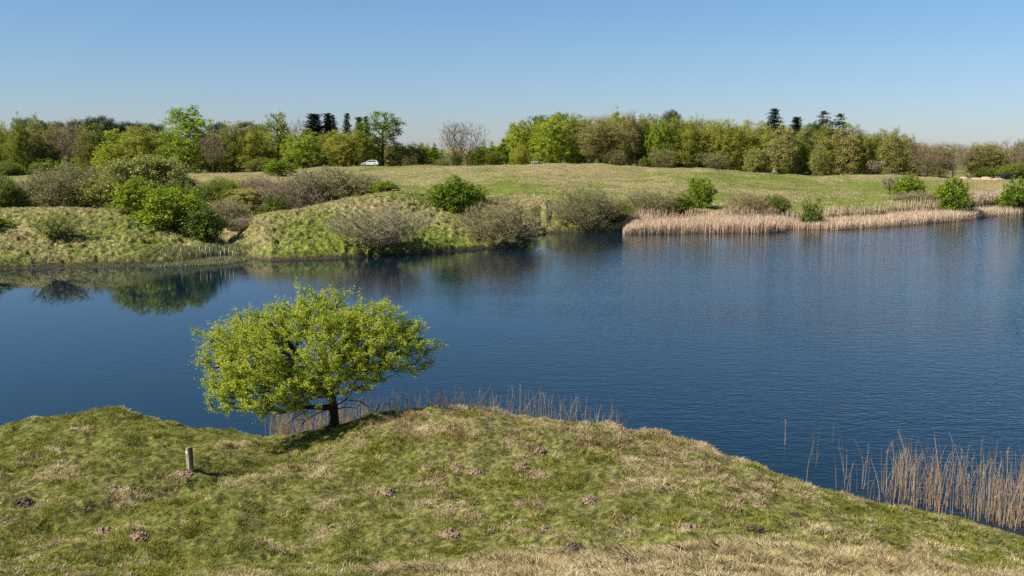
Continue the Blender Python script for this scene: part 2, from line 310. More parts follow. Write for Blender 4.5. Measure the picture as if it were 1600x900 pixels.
# dry reed flats at the far right
straw = straw + 0.9 * sstep(1490, 1530, PX) * sstep(150, 158, YY) * (1 - sstep(196, 205, YY))
straw = np.where(YY < 45, straw, straw - 0.25 * (tus - 0.4) * front)
trk = np.interp(YY, [175, 190, 205, 222, 240], [735, 770, 792, 798, 780])
straw = straw + 0.5 * np.exp(-((PX - trk) / 3.0) ** 2) * sstep(175, 185, YY) * (1 - sstep(236, 242, YY))
soil = (1 - sstep(0.2, 0.36, ZG)) * sstep(60, 70, YY) * sstep(-0.5, 0.0, ZG) * 0.9
fine = 1 - sstep(45, 60, YY)
nr, nc = XG.shape
idx = np.arange(nr * nc).reshape(nr, nc)
F = np.stack([idx[:-1, :-1], idx[:-1, 1:], idx[1:, 1:], idx[1:, :-1]], -1).reshape(-1, 4)
V = np.stack([XG, YY, ZG], -1).reshape(-1, 3)
g = link("ground", mesh_np("ground", V, F, M['ground'], dict(straw=straw.ravel(), soil=soil.ravel(), fine=fine.ravel()), True), kind="structure")
g['label'] = "grassy banks, hollows and meadow around the lake"

def gsample(A, x, y):
    y = np.asarray(y, float); x = np.asarray(x, float)
    fi = np.interp(y, YG, np.arange(nr)); fj = np.interp(x / np.maximum(y, 12.0), T, np.arange(nc))
    i = np.clip(fi.astype(int), 0, nr - 2); j = np.clip(fj.astype(int), 0, nc - 2); a = fi - i; b = fj - j
    return (A[i, j] * (1 - b) + A[i, j + 1] * b) * (1 - a) + (A[i + 1, j] * (1 - b) + A[i + 1, j + 1] * b) * a
def gz(x, y): return gsample(ZG, x, y)
def at_px(px, py, Y):
    t, z = unproj(px, py, Y); return t * Y, z
def hit(px, py, y0=12.0, y1=260.0):
    "first ground point under a photo pixel"
    ys = np.arange(y0, y1, 0.02 if y1 < 60 else 0.1); t, z = unproj(px, py, ys); g_ = gz(t * ys, ys)
    k = np.argmax(z <= g_ + 1e-3); return float(t * ys[k]) if np.ndim(t) == 0 else float(t[k] * ys[k]), float(ys[k]), float(g_[k])

# water sheet
wx = np.array([[-420, 14, 0], [520, 14, 0], [520, 215, 0], [-420, 215, 0]], float)
link("water", mesh_np("water", wx, np.array([[0, 1, 2, 3]]), M['water']), kind="structure")

# ------------------------------------------------------------------ geometry builders for plants
def frame_of(d):
    d = d / (np.linalg.norm(d, axis=1, keepdims=True) + 1e-9)
    up = np.where(np.abs(d[:, 2:3]) > 0.9, [[1., 0, 0]], [[0, 0, 1.]])
    a = np.cross(d, up); a /= np.linalg.norm(a, axis=1, keepdims=True) + 1e-9
    return a, np.cross(d, a)
def tubes(P0, P1, r0, r1, k=4):
    n = len(P0); a, b = frame_of(P1 - P0); th = np.arange(k) * 2 * np.pi / k
    ring = np.cos(th)[None, :, None] * a[:, None] + np.sin(th)[None, :, None] * b[:, None]
    V = np.concatenate([P0[:, None] + ring * r0[:, None, None], P1[:, None] + ring * r1[:, None, None]], 1).reshape(-1, 3)
    base = (np.arange(n) * 2 * k)[:, None]; i = np.arange(k)[None]; j = (np.arange(k)[None] + 1) % k
    F = np.stack([base + i, base + j, base + j + k, base + i + k], -1).reshape(-1, 4)
    return V, F
def leaves(Cn, size, rg, up=0.5, asp=0.6, droop=0):
    n = len(Cn); nrm = rg.normal(size=(n, 3)); nrm[:, 2] = np.abs(nrm[:, 2]) + up; nrm /= np.linalg.norm(nrm, axis=1, keepdims=True)
    d = rg.normal(size=(n, 3)); d[:, 2] -= droop; d -= (d * nrm).sum(1, keepdims=True) * nrm; d /= np.linalg.norm(d, axis=1, keepdims=True) + 1e-9
    s = np.cross(nrm, d); L = (size * rg.uniform(0.6, 1.35, n))[:, None]
    fold = nrm * L * 0.12
    V = np.stack([Cn - d * L * 0.5, Cn + s * L * asp * 0.5 + fold, Cn + d * L * 0.5, Cn - s * L * asp * 0.5 + fold], 1).reshape(-1, 3)
    F = np.arange(4 * n).reshape(n, 4); return V, F
def merge(parts):
    Vs, Fs, Rs, o = [], {}, [], 0
    for V, F, R in parts:
        Vs.append(V); Fs.setdefault(F.shape[1], []).append(F + o); Rs.append(R); o += len(V)
    return np.concatenate(Vs), [np.concatenate(f) for f in Fs.values()], np.concatenate(Rs)

def grow(points, trunk, rg, wpath=0.45, jit=0.05):
    "greedy branching: every attraction point hangs on the cheapest node"
    cap = len(points) * 4 + len(trunk) + 10
    P = np.zeros((cap, 3)); par = -np.ones(cap, int); pl = np.zeros(cap)
    n = 0
    for q in trunk:
        P[n] = q
        if n: par[n] = n - 1; pl[n] = pl[n - 1] + np.linalg.norm(P[n] - P[n - 1]) * 0.5
        n += 1
    order = np.argsort(np.linalg.norm(points - trunk[len(trunk) // 2], axis=1))
    for oi in order:
        p = points[oi]; d = P[:n] - p; dist = np.sqrt((d * d).sum(1))
        cost = dist + wpath * pl[:n] + 1.2 * np.maximum(0, d[:, 2])
        cost[0] += 0.3
        k = int(np.argmin(cost)); L = dist[k]
        seg = int(np.clip(L / 0.9, 1, 3)); prev = k; a = P[k].copy()
        for s in range(1, seg + 1):
            f = s / seg; q = a + (p - a) * f
            if s < seg: q = q + rg.normal(size=3) * jit * L + np.array([0, 0, 0.10 * L * (1 - f)])
            P[n] = q; par[n] = prev; pl[n] = pl[prev] + L / seg; prev = n; n += 1
    return P[:n], par[:n]
def radii(P, par, r_tip, p=2.3):
    n = len(P); acc = np.zeros(n); kids = np.zeros(n, int)
    for i in range(n - 1, 0, -1):
        if kids[i] == 0: acc[i] = r_tip ** p
        acc[par[i]] += acc[i]; kids[par[i]] += 1
    return acc ** (1 / p), kids == 0

def envelope(n, rg, sx, sy, z0, z1, lump=0.25, shape='round', inner=0.35, seed=0):
    "attraction points inside a lumpy crown between heights z0..z1"
    d = rg.normal(size=(n, 3)); d /= np.linalg.norm(d, axis=1, keepdims=True)
    rad = inner + (1 - inner) * rg.random(n) ** 0.45
    az = np.arctan2(d[:, 1], d[:, 0])
    lm = 1 + lump * (fbm(az * 1.6 + seed * 7.1 + 50, d[:, 2] * 2.2 + 9, seed + 90, 3) - 0.5) * 2.2
    zc = (z0 + z1) / 2; hz_ = (z1 - z0) / 2
    X = d * (rad * lm)[:, None]
    if shape == 'egg': X[:, :2] *= (1 - 0.30 * X[:, 2:3])
    if shape == 'fan': X[:, :2] *= (0.75 + 0.35 * np.clip(X[:, 2:3], -1, 1))
    if shape == 'dome': X[:, 2] = np.abs(X[:, 2]) * 2 - 1 + 0.05
    if shape == 'cone': X[:, :2] *= np.clip(0.62 - 0.5 * X[:, 2:3], 0.08, 1.2)
    return X * np.array([sx, sy, hz_]) + np.array([0, 0, zc])

def make_plant(seed, h=1.0, w=1.0, z0=0.2, npts=150, trunk_top=0.5, shape='round', trunk_r=0.02, stems=1, leaf=None, leaf_n=20, leaf_s=0.02, spread=0.05,
               twig=None, twig_n=4, twig_l=0.08, twig_w=0.003, lump=0.25, inner=0.35, sides=4, up=0.5, bark='bark', wpath=0.45, lean=0.0, upward=0.5, leaf_frac=1.0):
    "unit plant (height about 1) -> dict of meshes: trunk, crown, twigs"
    rg = rng_(seed)
    pts = envelope(npts, rg, w / 2, w / 2, z0, h * 0.97, lump, shape, inner, seed)
    pts[:, 2] = np.maximum(pts[:, 2], 0.03)
    parts_w = []; tips = []; tdir = []
    for s in range(stems):
        if stems == 1:
            sel = pts; tr = [np.array([math.sin(i * 1.3 + seed) * 0.012 + lean * (i / 6) ** 2, math.cos(i * 1.7 + seed) * 0.012, trunk_top * i / 6]) for i in range(7)]
        else:
            ang = 2 * math.pi * (s + rg.uniform(0, 0.6)) / stems; br = 0.04 * w
            b = np.array([math.cos(ang) * br, math.sin(ang) * br, 0]); aa = np.arctan2(pts[:, 1], pts[:, 0])
            sel = pts[((aa - ang + math.pi) % (2 * math.pi)) < 2 * math.pi / stems] if False else pts[np.arange(len(pts)) % stems == s]
            da = np.cos(aa[np.arange(len(pts)) % stems == s] - ang); sel = sel.copy(); 
            flip = da < -0.2; sel[flip, :2] *= -1
            out = np.array([math.cos(ang), math.sin(ang), 0]) * w * 0.22
            tr = [b + out * (i / 3) ** 1.2 + np.array([0, 0, trunk_top * i / 3]) for i in range(4)]
        P, par = grow(sel, tr, rg, wpath)
        R, tip = radii(P, par, 1.0); R = R / R[0] * trunk_r; R = np.maximum(R, trunk_r * 0.045)
        e = np.arange(1, len(P)); r1 = R[e]; r0 = np.minimum(R[par[e]], r1 * 1.5 + 1e-4)
        r0[:len(tr) - 1] = R[par[e[:len(tr) - 1]]]
        V_, F_ = tubes(P[par[e]], P[e], r0, r1, sides); parts_w.append((V_, F_, rg.random(len(e)).repeat(2 * sides)))
        tips.append(P[len(tr):]); dd = P[len(tr):] - P[par[len(tr):]]; tdir.append(dd / (np.linalg.norm(dd, axis=1, keepdims=True) + 1e-9))
    tips = np.concatenate(tips); tdir = np.concatenate(tdir)
    out = {}
    V_, F_, R_ = merge(parts_w); out['trunk'] = mesh_np("trunk", V_, F_, M[bark], dict(rnd=R_))
    ends = tips
    if twig:
        k = twig_n; B = np.repeat(tips, k, 0); D = np.repeat(tdir, k, 0) + rg.normal(size=(len(B), 3)) * 0.65; D[:, 2] += upward; D /= np.linalg.norm(D, axis=1, keepdims=True)
        L = (twig_l * rg.uniform(0.5, 1.4, len(B)))[:, None]; B = B - np.repeat(tdir, k, 0) * twig_l * rg.random(len(B))[:, None] * 0.6
        mid = B + D * L * 0.55; D2 = D + rg.normal(size=D.shape) * 0.35; E = mid + D2 * L * 0.5
        wv = np.full(len(B), twig_w)
        a1 = tubes(B, mid, wv, wv * 0.8, 3); a2 = tubes(mid, E, wv * 0.8, wv * 0.25, 3)
        rr = rg.random(len(B)).repeat(6)
        V_, F_, R_ = merge([(a1[0], a1[1], rr), (a2[0], a2[1], rr)])
        out['twigs'] = mesh_np("twigs", V_, F_, M[twig], dict(rnd=R_)); ends = np.concatenate([mid, E])
    if leaf:
        if leaf_frac < 1: ends = ends[rg.random(len(ends)) < leaf_frac]
        k = leaf_n; Cn = np.repeat(ends, k, 0) + rg.normal(size=(len(ends) * k, 3)) * spread * np.array([1, 1, 0.7])
        Cn[:, 2] = np.maximum(Cn[:, 2], 0.02)
        V_, F_ = leaves(Cn, leaf_s, rg, up)
        cl = np.repeat(rg.random(len(ends)), k) * 0.5 + rg.random(len(Cn)) * 0.5
        out['crown'] = mesh_np("crown", V_, F_, M[leaf], dict(rnd=cl.repeat(4)))
    return out
def make_spruce(seed, w=0.3, pw=0.85, layers=26, dens=1.0, gap=0.0, leaf='conifer', sparse_top=False, base=0.08):
    rg = rng_(seed); parts = []; wood = []
    zs = np.linspace(base, 0.985, layers) + rg.normal(size=layers) * 0.006
    P0, P1 = [], []; Cn = []; D = []
    for z in zs:
        f = (1 - z) / (1 - base); R = w / 2 * (f ** pw * 0.95 + 0.03) * rg.uniform(0.8, 1.12)
        nb = max(3, int(9 * dens))
        a0 = rg.uniform(0, 6.28)
        for b in range(nb):
            if rg.random() < gap: continue
            an = a0 + b * 6.283 / nb + rg.normal() * 0.3; r = R * rg.uniform(0.5, 1.2); zz = z + rg.normal() * 0.012 * (z < .95)
            e = np.array([math.cos(an) * r, math.sin(an) * r, zz - r * 0.18 + (0.02 if z > 0.9 else 0)]); s = np.array([0, 0, zz])
            P0.append(s); P1.append(e)
            m = max(4, int(26 * r / (w / 2)))
            ff = rg.uniform(0.15, 1.05, m)[:, None]
            Cn.append(s + (e - s) * ff + rg.normal(size=(m, 3)) * np.array([0.012, 0.012, 0.007]) - np.array([0, 0, 0.012]))
    P0 = np.array(P0); P1 = np.array(P1)
    P0 = np.concatenate([P0, [[0, 0, 0]]]); P1 = np.concatenate([P1, [[0, 0, 1.0]]])
    r0 = np.full(len(P0), 0.003); r0[-1] = 0.014; r1 = np.full(len(P0), 0.001)
    V_, F_ = tubes(P0, P1, r0, r1, 4)
    out = {'trunk': mesh_np("trunk", V_, F_, M['bark_dark'], dict(rnd=np.zeros(len(V_))))}
    Cn = np.repeat(np.concatenate(Cn), 5, 0); Cn = Cn + rg.normal(size=Cn.shape) * 0.007; V_, F_ = leaves(Cn, 0.019, rg, 0.6, 0.5)
    out['crown'] = mesh_np("crown", V_, F_, M[leaf], dict(rnd=rg.random(len(Cn)).repeat(4))); return out

PART = {'trunk': 'trunk', 'twigs': 'twigs', 'crown': 'crown'}
def plant(protos, name, label, cat, x, y, z, h, wscale, rz, group=None, shrub=False, mats=None):
    t = thing(name, label, cat, (x, y, z), rz, group); t.scale = (h * wscale, h * wscale, h)
    for k, me in protos.items():
        nm = {'trunk': 'stems' if shrub else 'trunk', 'twigs': 'twigs', 'crown': 'foliage' if shrub else 'crown'}[k]
        o = bpy.data.objects.new(nm, me); C.objects.link(o); o.parent = t
    return t
# ------------------------------------------------------------------ plant prototypes (height 1)
PR = {}
def proto(key, width, fn, **kw):
    ms = fn(**kw); co = []
    for k, me in ms.items():
        a = np.empty(len(me.vertices) * 3, np.float32); me.vertices.foreach_get("co", a); co.append(a.reshape(-1, 3))
    main = co[-1] if len(co[-1]) > 2000 else np.concatenate(co)
    if len(ms) == 3 and 'leaf_n' in kw and kw['leaf_n'] < 3: main = co[1]
    top = np.percentile(main[:, 2], 99.7); wd = (np.percentile(main[:, 0], 98.5) - np.percentile(main[:, 0], 1.5) + np.percentile(main[:, 1], 98.5) - np.percentile(main[:, 1], 1.5)) / 2
    for (k, me), a in zip(ms.items(), co): me.vertices.foreach_set("co", (a / top).ravel().astype(np.float32)); me.update()
    PR[key] = (ms, float(wd / top))
proto('beech', .72, make_plant, seed=1, w=.72, z0=.0, npts=630, trunk_top=.62, trunk_r=.018, leaf='lime', leaf_n=18, leaf_s=.028, spread=.022, lump=.42, shape='egg', inner=.3)
proto('beech2', .80, make_plant, seed=2, w=.80, z0=.02, npts=510, trunk_top=.55, trunk_r=.018, leaf='lime', leaf_n=20, leaf_s=.030, spread=.024, lump=.45, inner=.25)
proto('olive', .68, make_plant, seed=3, w=.68, z0=.0, npts=540, trunk_top=.6, trunk_r=.021, leaf='olive', leaf_n=9, leaf_s=.019, spread=.022, lump=.5, shape='egg', twig='twig_brown', twig_n=3, twig_l=.06, twig_w=.0011)
proto('olive2', .60, make_plant, seed=4, w=.60, z0=.0, npts=480, trunk_top=.6, trunk_r=.021, leaf='olive', leaf_n=10, leaf_s=.019, spread=.022, lump=.5, twig='twig_brown', twig_n=2, twig_l=.06, twig_w=.0011, inner=.2)
proto('tan', .72, make_plant, seed=5, w=.72, z0=.03, npts=540, trunk_top=.5, trunk_r=.021, leaf='brown', leaf_n=6, leaf_s=.019, spread=.022, lump=.42, twig='twig_brown', twig_n=4, twig_l=.065, twig_w=.0012)
proto('bare', .75, make_plant, seed=6, w=.75, z0=.24, npts=450, trunk_top=.42, trunk_r=.012, lump=.42, twig='twig_pink', twig_n=6, twig_l=.06, twig_w=.0010, inner=.3)
proto('bare2', .80, make_plant, seed=7, w=.80, z0=.26, npts=420, trunk_top=.36, trunk_r=.012, lump=.45, twig='twig_pink', twig_n=6, twig_l=.06, twig_w=.0010, inner=.3, lean=.05)
proto('green', .62, make_plant, seed=8, w=.62, z0=-.03, npts=280, trunk_top=.6, trunk_r=.016, leaf='mid', leaf_n=18, leaf_s=.032, spread=.026, lump=.55, shape='egg')
proto('birch', .55, make_plant, seed=9, w=.55, z0=.0, npts=540, trunk_top=.72, trunk_r=.021, leaf='tan', leaf_n=8, leaf_s=.019, spread=.022, lump=.55, shape='egg', twig='twig_brown', twig_n=2, twig_l=.06, twig_w=.0010, upward=-.4, bark='bark_pale')
proto('birch2', .60, make_plant, seed=10, w=.60, z0=.0, npts=495, trunk_top=.7, trunk_r=.021, leaf='olive', leaf_n=10, leaf_s=.019, spread=.022, lump=.5, twig='twig_brown', twig_n=2, twig_l=.06, twig_w=.0010, upward=-.4, inner=.2, bark='bark_pale')
proto('oak', .62, make_plant, seed=11, w=.62, z0=.30, npts=190, trunk_top=.66, trunk_r=.024, leaf='mid', leaf_n=24, leaf_s=.026, spread=.028, lump=.55, inner=.5, wpath=.6, bark='bark_dark')
proto('spruce', .36, make_spruce, seed=12, w=.36, layers=40, dens=1.2, pw=1.1)
proto('spruce2', .44, make_spruce, seed=13, w=.44, layers=30, gap=.25)
proto('fir', .62, make_spruce, seed=14, w=.62, layers=15, gap=.15, leaf='pine', base=.45, dens=1.2, pw=.5)
proto('pine', .45, make_plant, seed=15, w=.45, z0=.55, npts=150, trunk_top=.9, trunk_r=.014, leaf='pine', leaf_n=70, leaf_s=.017, spread=.028, lump=.5, up=.8, bark='bark_dark')
proto('larch', .50, make_plant, seed=16, w=.50, z0=.03, npts=280, trunk_top=.92, trunk_r=.014, leaf='bright', leaf_n=14, leaf_s=.032, spread=.026, lump=.42, shape='cone', inner=.2, up=.2)
# bushes
proto('haw', 1.05, make_plant, seed=21, w=1.05, z0=-.02, npts=420, trunk_top=.3, trunk_r=.035, leaf='bright', leaf_n=22, leaf_s=.046, spread=.036, lump=.55, inner=.25, bark='bark_dark', stems=2)
proto('haw2', 1.15, make_plant, seed=22, w=1.15, z0=-.0, npts=400, trunk_top=.3, trunk_r=.04, leaf='bright', leaf_n=20, leaf_s=.046, spread=.036, lump=.5, inner=.25, bark='bark_dark')
proto('hawmid', 1.05, make_plant, seed=23, w=1.05, z0=.0, npts=340, trunk_top=.3, trunk_r=.04, leaf='mid', leaf_n=18, leaf_s=.046, spread=.04, lump=.5, inner=.2, bark='bark_dark', stems=3)
proto('willow', 1.25, make_plant, seed=24, w=1.25, z0=.0, npts=1054, trunk_top=.2, trunk_r=.013, lump=.42, twig='twig_grey', twig_n=10, twig_l=.10, twig_w=.0024, inner=.12, stems=7, bark='bark_pale', shape='fan', upward=.7, leaf='tan', leaf_n=1, leaf_s=.022, spread=.03, leaf_frac=.5)
proto('willow2', 1.45, make_plant, seed=25, w=1.45, z0=-.05, npts=1020, trunk_top=.15, trunk_r=.012, lump=.5, twig='twig_grey', twig_n=10, twig_l=.11, twig_w=.0025, inner=.12, stems=8, bark='bark_pale', shape='round', upward=.8, leaf='olive', leaf_n=1, leaf_s=.022, spread=.03, leaf_frac=.45)
proto('willowg', 1.35, make_plant, seed=26, w=1.35, z0=-.05, npts=884, trunk_top=.15, trunk_r=.014, lump=.5, twig='twig_grey', twig_n=7, twig_l=.10, twig_w=.0024, inner=.12, stems=7, bark='bark_pale', upward=.8, leaf='mid', leaf_n=4, leaf_s=.030, spread=.035)
proto('willowt', 1.25, make_plant, seed=27, w=1.25, z0=-.02, npts=884, trunk_top=.2, trunk_r=.015, lump=.5, twig='twig_grey', twig_n=6, twig_l=.08, twig_w=.0024, inner=.12, stems=6, upward=.5, leaf='tan', leaf_n=9, leaf_s=.030, spread=.035)
proto('willowp', 1.35, make_plant, seed=28, w=1.35, z0=-.02, npts=1020, trunk_top=.2, trunk_r=.012, lump=.5, twig='twig_pink', twig_n=10, twig_l=.09, twig_w=.0024, inner=.12, stems=7, bark='bark_pale', upward=.6)
proto('edge', 1.3, make_plant, seed=33, w=1.2, z0=0, npts=260, trunk_top=.3, trunk_r=.02, lump=.55, twig='twig_brown', twig_n=6, twig_l=.10, twig_w=.0022, inner=.2, stems=4, upward=.5, leaf='tan', leaf_n=2, leaf_s=.022, spread=.03)
proto('sparse', 1.3, make_plant, seed=29, w=1.3, z0=-.05, npts=442, trunk_top=.15, trunk_r=.010, lump=.55, twig='twig_grey', twig_n=9, twig_l=.12, twig_w=.0026, inner=.12, stems=7, bark='bark_pale', upward=1.0, shape='fan')
proto('leany', 1.1, make_plant, seed=30, w=1.1, z0=.0, npts=240, trunk_top=.3, trunk_r=.025, lump=.5, leaf='mid', leaf_n=3, leaf_s=.034, spread=.05, twig='twig_brown', twig_n=2, twig_l=.12, twig_w=.003, inner=.2, stems=3, shape='fan')
proto('lilbare', 1.2, make_plant, seed=31, w=1.2, z0=.25, npts=70, trunk_top=.35, trunk_r=.05, lump=.55, twig='twig_pink', twig_n=6, twig_l=.14, twig_w=.009, inner=.3, lean=-.12)

_k = [0]
def put(key, name, cat, label, px, Y, top, wpx, group=None, shrub=False, sink=0.0, rz=None, zbase=None):
    protos, uw = PR[key]; _k[0] += 1
    t, ztop = unproj(px, top, Y); x = float(t * Y); zg = float(gz(x, Y)) if zbase is None else zbase
    hm = max(0.8, float(ztop) - zg); wm = wpx * Y / FPX * (1.04 if cat == 'tree' and key not in ('bare', 'bare2', 'spruce', 'spruce2', 'fir', 'lilbare', 'oak') else 1.0)
    return plant(protos, name, label, cat, x, Y, zg - sink, hm + sink, wm / uw / hm, (_k[0] * 2.399) % 6.283 if rz is None else rz, group, shrub)

# ---- the wood on the left skyline (left to right)
WL = "trees at the front edge of the left wood"
for a in [
 ('olive2','broadleaf_tree','yellow-green tree cut by the left edge of the photo, front of the left wood',-4,255,189,46),
 ('olive','broadleaf_tree','olive tree with dark twin trunks near the left edge of the photo',28,252,184,34),
 ('birch','broadleaf_tree','thin olive tree whose bare twig top pokes up just right of the twin-trunked olive tree',53,258,180,34),
 ('tan','broadleaf_tree','brown budding tree between the twig-topped olive tree and the pale-limbed bare tree',80,257,193,44),
 ('bare2','bare_tree','bare brown tree with pale spreading limbs rising above the grey willow behind the left bank',108,250,184,44),
 ('olive2','broadleaf_tree','dull olive tree just right of the pale-limbed bare tree in the left wood',132,256,197,34),
 ('green','broadleaf_tree','narrow green-topped tree under the tallest clump of pines in the left wood',152,258,194,30),
 ('beech2','beech_tree','small lime-green beech low in front of the left wood, left of the rounded olive tree',168,246,222,42),
 ('olive','broadleaf_tree','broad rounded yellow-olive tree left of the tallest lime-green tree of the left wood',211,250,197,64),
 ('tan','broadleaf_tree','reddish brown tree half hidden between the rounded olive tree and the tallest lime-green tree',246,258,206,34),
 ('beech','beech_tree','tallest and widest lime-green beech of the left wood, its top well above its neighbours',290,250,167,76),
 ('bare','bare_tree','slender bare brown tree with a long clear trunk in front of the left wood',331,238,205,34),
 ('olive2','broadleaf_tree','yellow-olive tree just right of the slender bare field-edge tree',361,250,190,46),
 ('olive','broadleaf_tree','brownish olive tree with a bent trunk left of the round bush on the crest',394,250,196,44),
 ('birch2','broadleaf_tree','olive tree between the bent-trunk tree and the round bush on the field crest',415,256,208,34),
 ('oak','oak_tree','tall pale green open-crowned tree topping the wood above the round bush on the field crest',432,262,176,40),
 ('bare','bare_tree','tan-topped bare tree showing behind the bright lime tree left of the dark spruces',465,268,184,30),
 ('beech2','beech_tree','bright lime-green tree left of and below the two tallest dark spruces',473,248,203,56),
 ('olive2','broadleaf_tree','yellow-olive tree directly right of the two tallest dark spruces',529,248,204,44),
 ('olive','broadleaf_tree','olive tree in front of the small spires of spruce, left of the white car',556,250,202,42),
 ('green','broadleaf_tree','low green tree behind the white car, left of the open-crowned oak',577,256,218,32),
 ('oak','oak_tree','tall open-crowned oak with visible branches, rising just behind the white car',597,256,174,60),
 ('green','broadleaf_tree','small dark green tree at the right foot of the open-crowned oak',622,258,222,34),
]: put(a[0],a[1],'tree',a[2],*a[3:],group=WL)
# ---- low belt between the woods
WB = "low trees between the two woods"
for a in [
 ('tan','broadleaf_tree','low brown-olive tree, first of the low belt right of the open-crowned oak',642,262,224,34),
 ('olive2','broadleaf_tree','low olive tree in the belt midway between the oak and the two bare trees',661,264,223,28),
 ('larch','young_conifer','small bright green cone-shaped tree left of the two bare trees',678,258,224,24),
 ('edge','bramble_shrub','low reddish bare shrub at the foot of the left one of the two bare trees',692,254,246,26),
 ('bare','bare_tree','left one of the two tall bare trees standing alone against the sky',709,254,187,44),
 ('bare2','bare_tree','right one of the two tall bare trees standing alone against the sky, leaning right',729,252,190,60),
 ('green','broadleaf_tree','little bright bush between the trunks of the two tall bare trees',713,255,243,15),
 ('green','broadleaf_tree','dark low bushy tree right of the trunks of the two tall bare trees',747,258,229,26),
 ('larch','young_conifer','first pointed young green tree right of the two bare trees',755,264,222,24),
 ('larch','young_conifer','second pointed young green tree right of the two bare trees',769,264,221,26),
 ('larch','young_conifer','third and tallest pointed young green tree, just left of the right wood',785,262,217,30),
 ('olive2','broadleaf_tree','low yellow-olive tree in front of the pointed young trees left of the right wood',771,252,236,28),
 ('olive','broadleaf_tree','small grey-brown tree at the left foot of the right wood near the pale bench',816,243,226,26),
]: put(a[0],a[1],'tree' if a[1]!='bramble_shrub' else 'shrub',a[2],*a[3:],group=WB)
# ---- the wood on the right
WR = "trees at the front edge of the right wood"
for a in [
 ('beech','beech_tree','green-lime beech forming the left end of the right wood',808,262,190,38),
 ('beech2','beech_tree','lime beech second from the left end of the right wood, its top stepping up',830,262,184,42),
 ('beech','beech_tree','brightest yellow-lime beech near the left end of the right wood, reaching down to the field',862,248,181,58),
 ('olive2','broadleaf_tree','olive-lime tree between the brightest beech and the big rounded brown oak of the right wood',896,256,178,44),
 ('tan','oak_tree','big rounded brown-olive oak with a dark forked trunk in the right wood',937,246,184,66),
 ('olive','broadleaf_tree','olive tree rising behind the right shoulder of the big rounded brown oak',965,262,175,40),
 ('tan','broadleaf_tree','dark brown tree at the highest point of the right wood skyline',983,254,176,36),
 ('olive2','broadleaf_tree','dull olive tree between the dark brown tree and the lime patch of the right wood',1006,256,180,34),
 ('beech2','beech_tree','lime-green beech showing as a bright patch among brown trees mid right wood',1028,252,182,34),
 ('olive','broadleaf_tree','olive-brown tree right of the lime patch of the right wood',1052,254,184,44),
 ('bare','bare_tree','reddish bare tree top sticking out of the skyline right of the lime patch',1090,262,177,28),
 ('olive','broadleaf_tree','olive tree beneath the reddish bare tree top',1078,252,189,40),
 ('birch2','birch_tree','olive birch, first to the right of the reddish bare tree top',1108,254,190,42),
 ('olive2','broadleaf_tree','rounded olive tree above the grey bare shrub at the foot of the right wood',1138,252,187,46),
 ('birch2','birch_tree','yellow-olive birch between the rounded olive tree and the first dark spruce',1163,252,189,40),
 ('birch2','birch_tree','yellowish olive birch standing left of the red and white warning sign',1190,252,192,42),
 ('birch','birch_tree','tan birch just right of the first dark spruce of the right wood',1226,246,196,44),
 ('birch2','birch_tree','olive birch below the middle dark spruce of the right wood',1252,250,198,42),
 ('birch','birch_tree','slim birch with a pale bare trunk on the field edge under the two dark firs',1281,238,222,26),
 ('birch2','birch_tree','olive birch directly below the left one of the two dark firs',1289,250,197,42),
 ('birch','birch_tree','brownish birch directly below the right one of the two dark firs',1320,248,195,46),
 ('birch2','birch_tree','dark green-olive birch right of the two dark firs',1346,250,197,38),
 ('birch2','birch_tree','olive birch with an uneven top left of the tall grey-brown birch',1372,250,203,34),
 ('birch','birch_tree','tall grey-brown birch above the leaning bare sapling, right end of the right wood',1396,246,201,40),
 ('tan','broadleaf_tree','brown tree stepping down from the right end of the right wood',1417,254,212,34),
 ('bare','oak_tree','round-topped brown oak with a single dark trunk on the field edge, far right',1451,240,221,52),
 ('tan','broadleaf_tree','brown oak between the single-trunked oak and the two-stemmed tree',1472,258,224,40),
 ('bare2','bare_tree','bare two-stemmed tree above the bright bush in the right reeds',1492,240,223,50),
 ('tan','broadleaf_tree','wide russet oak above the sandy heaps near the right edge',1541,246,224,70),
 ('bare','bare_tree','grey bare tree behind the dark car near the right edge',1580,262,216,48),
 ('bare2','bare_tree','bare tree cut by the right edge of the photo',1612,262,214,52),
]: put(a[0],a[1],'tree',a[2],*a[3:],group=WR)
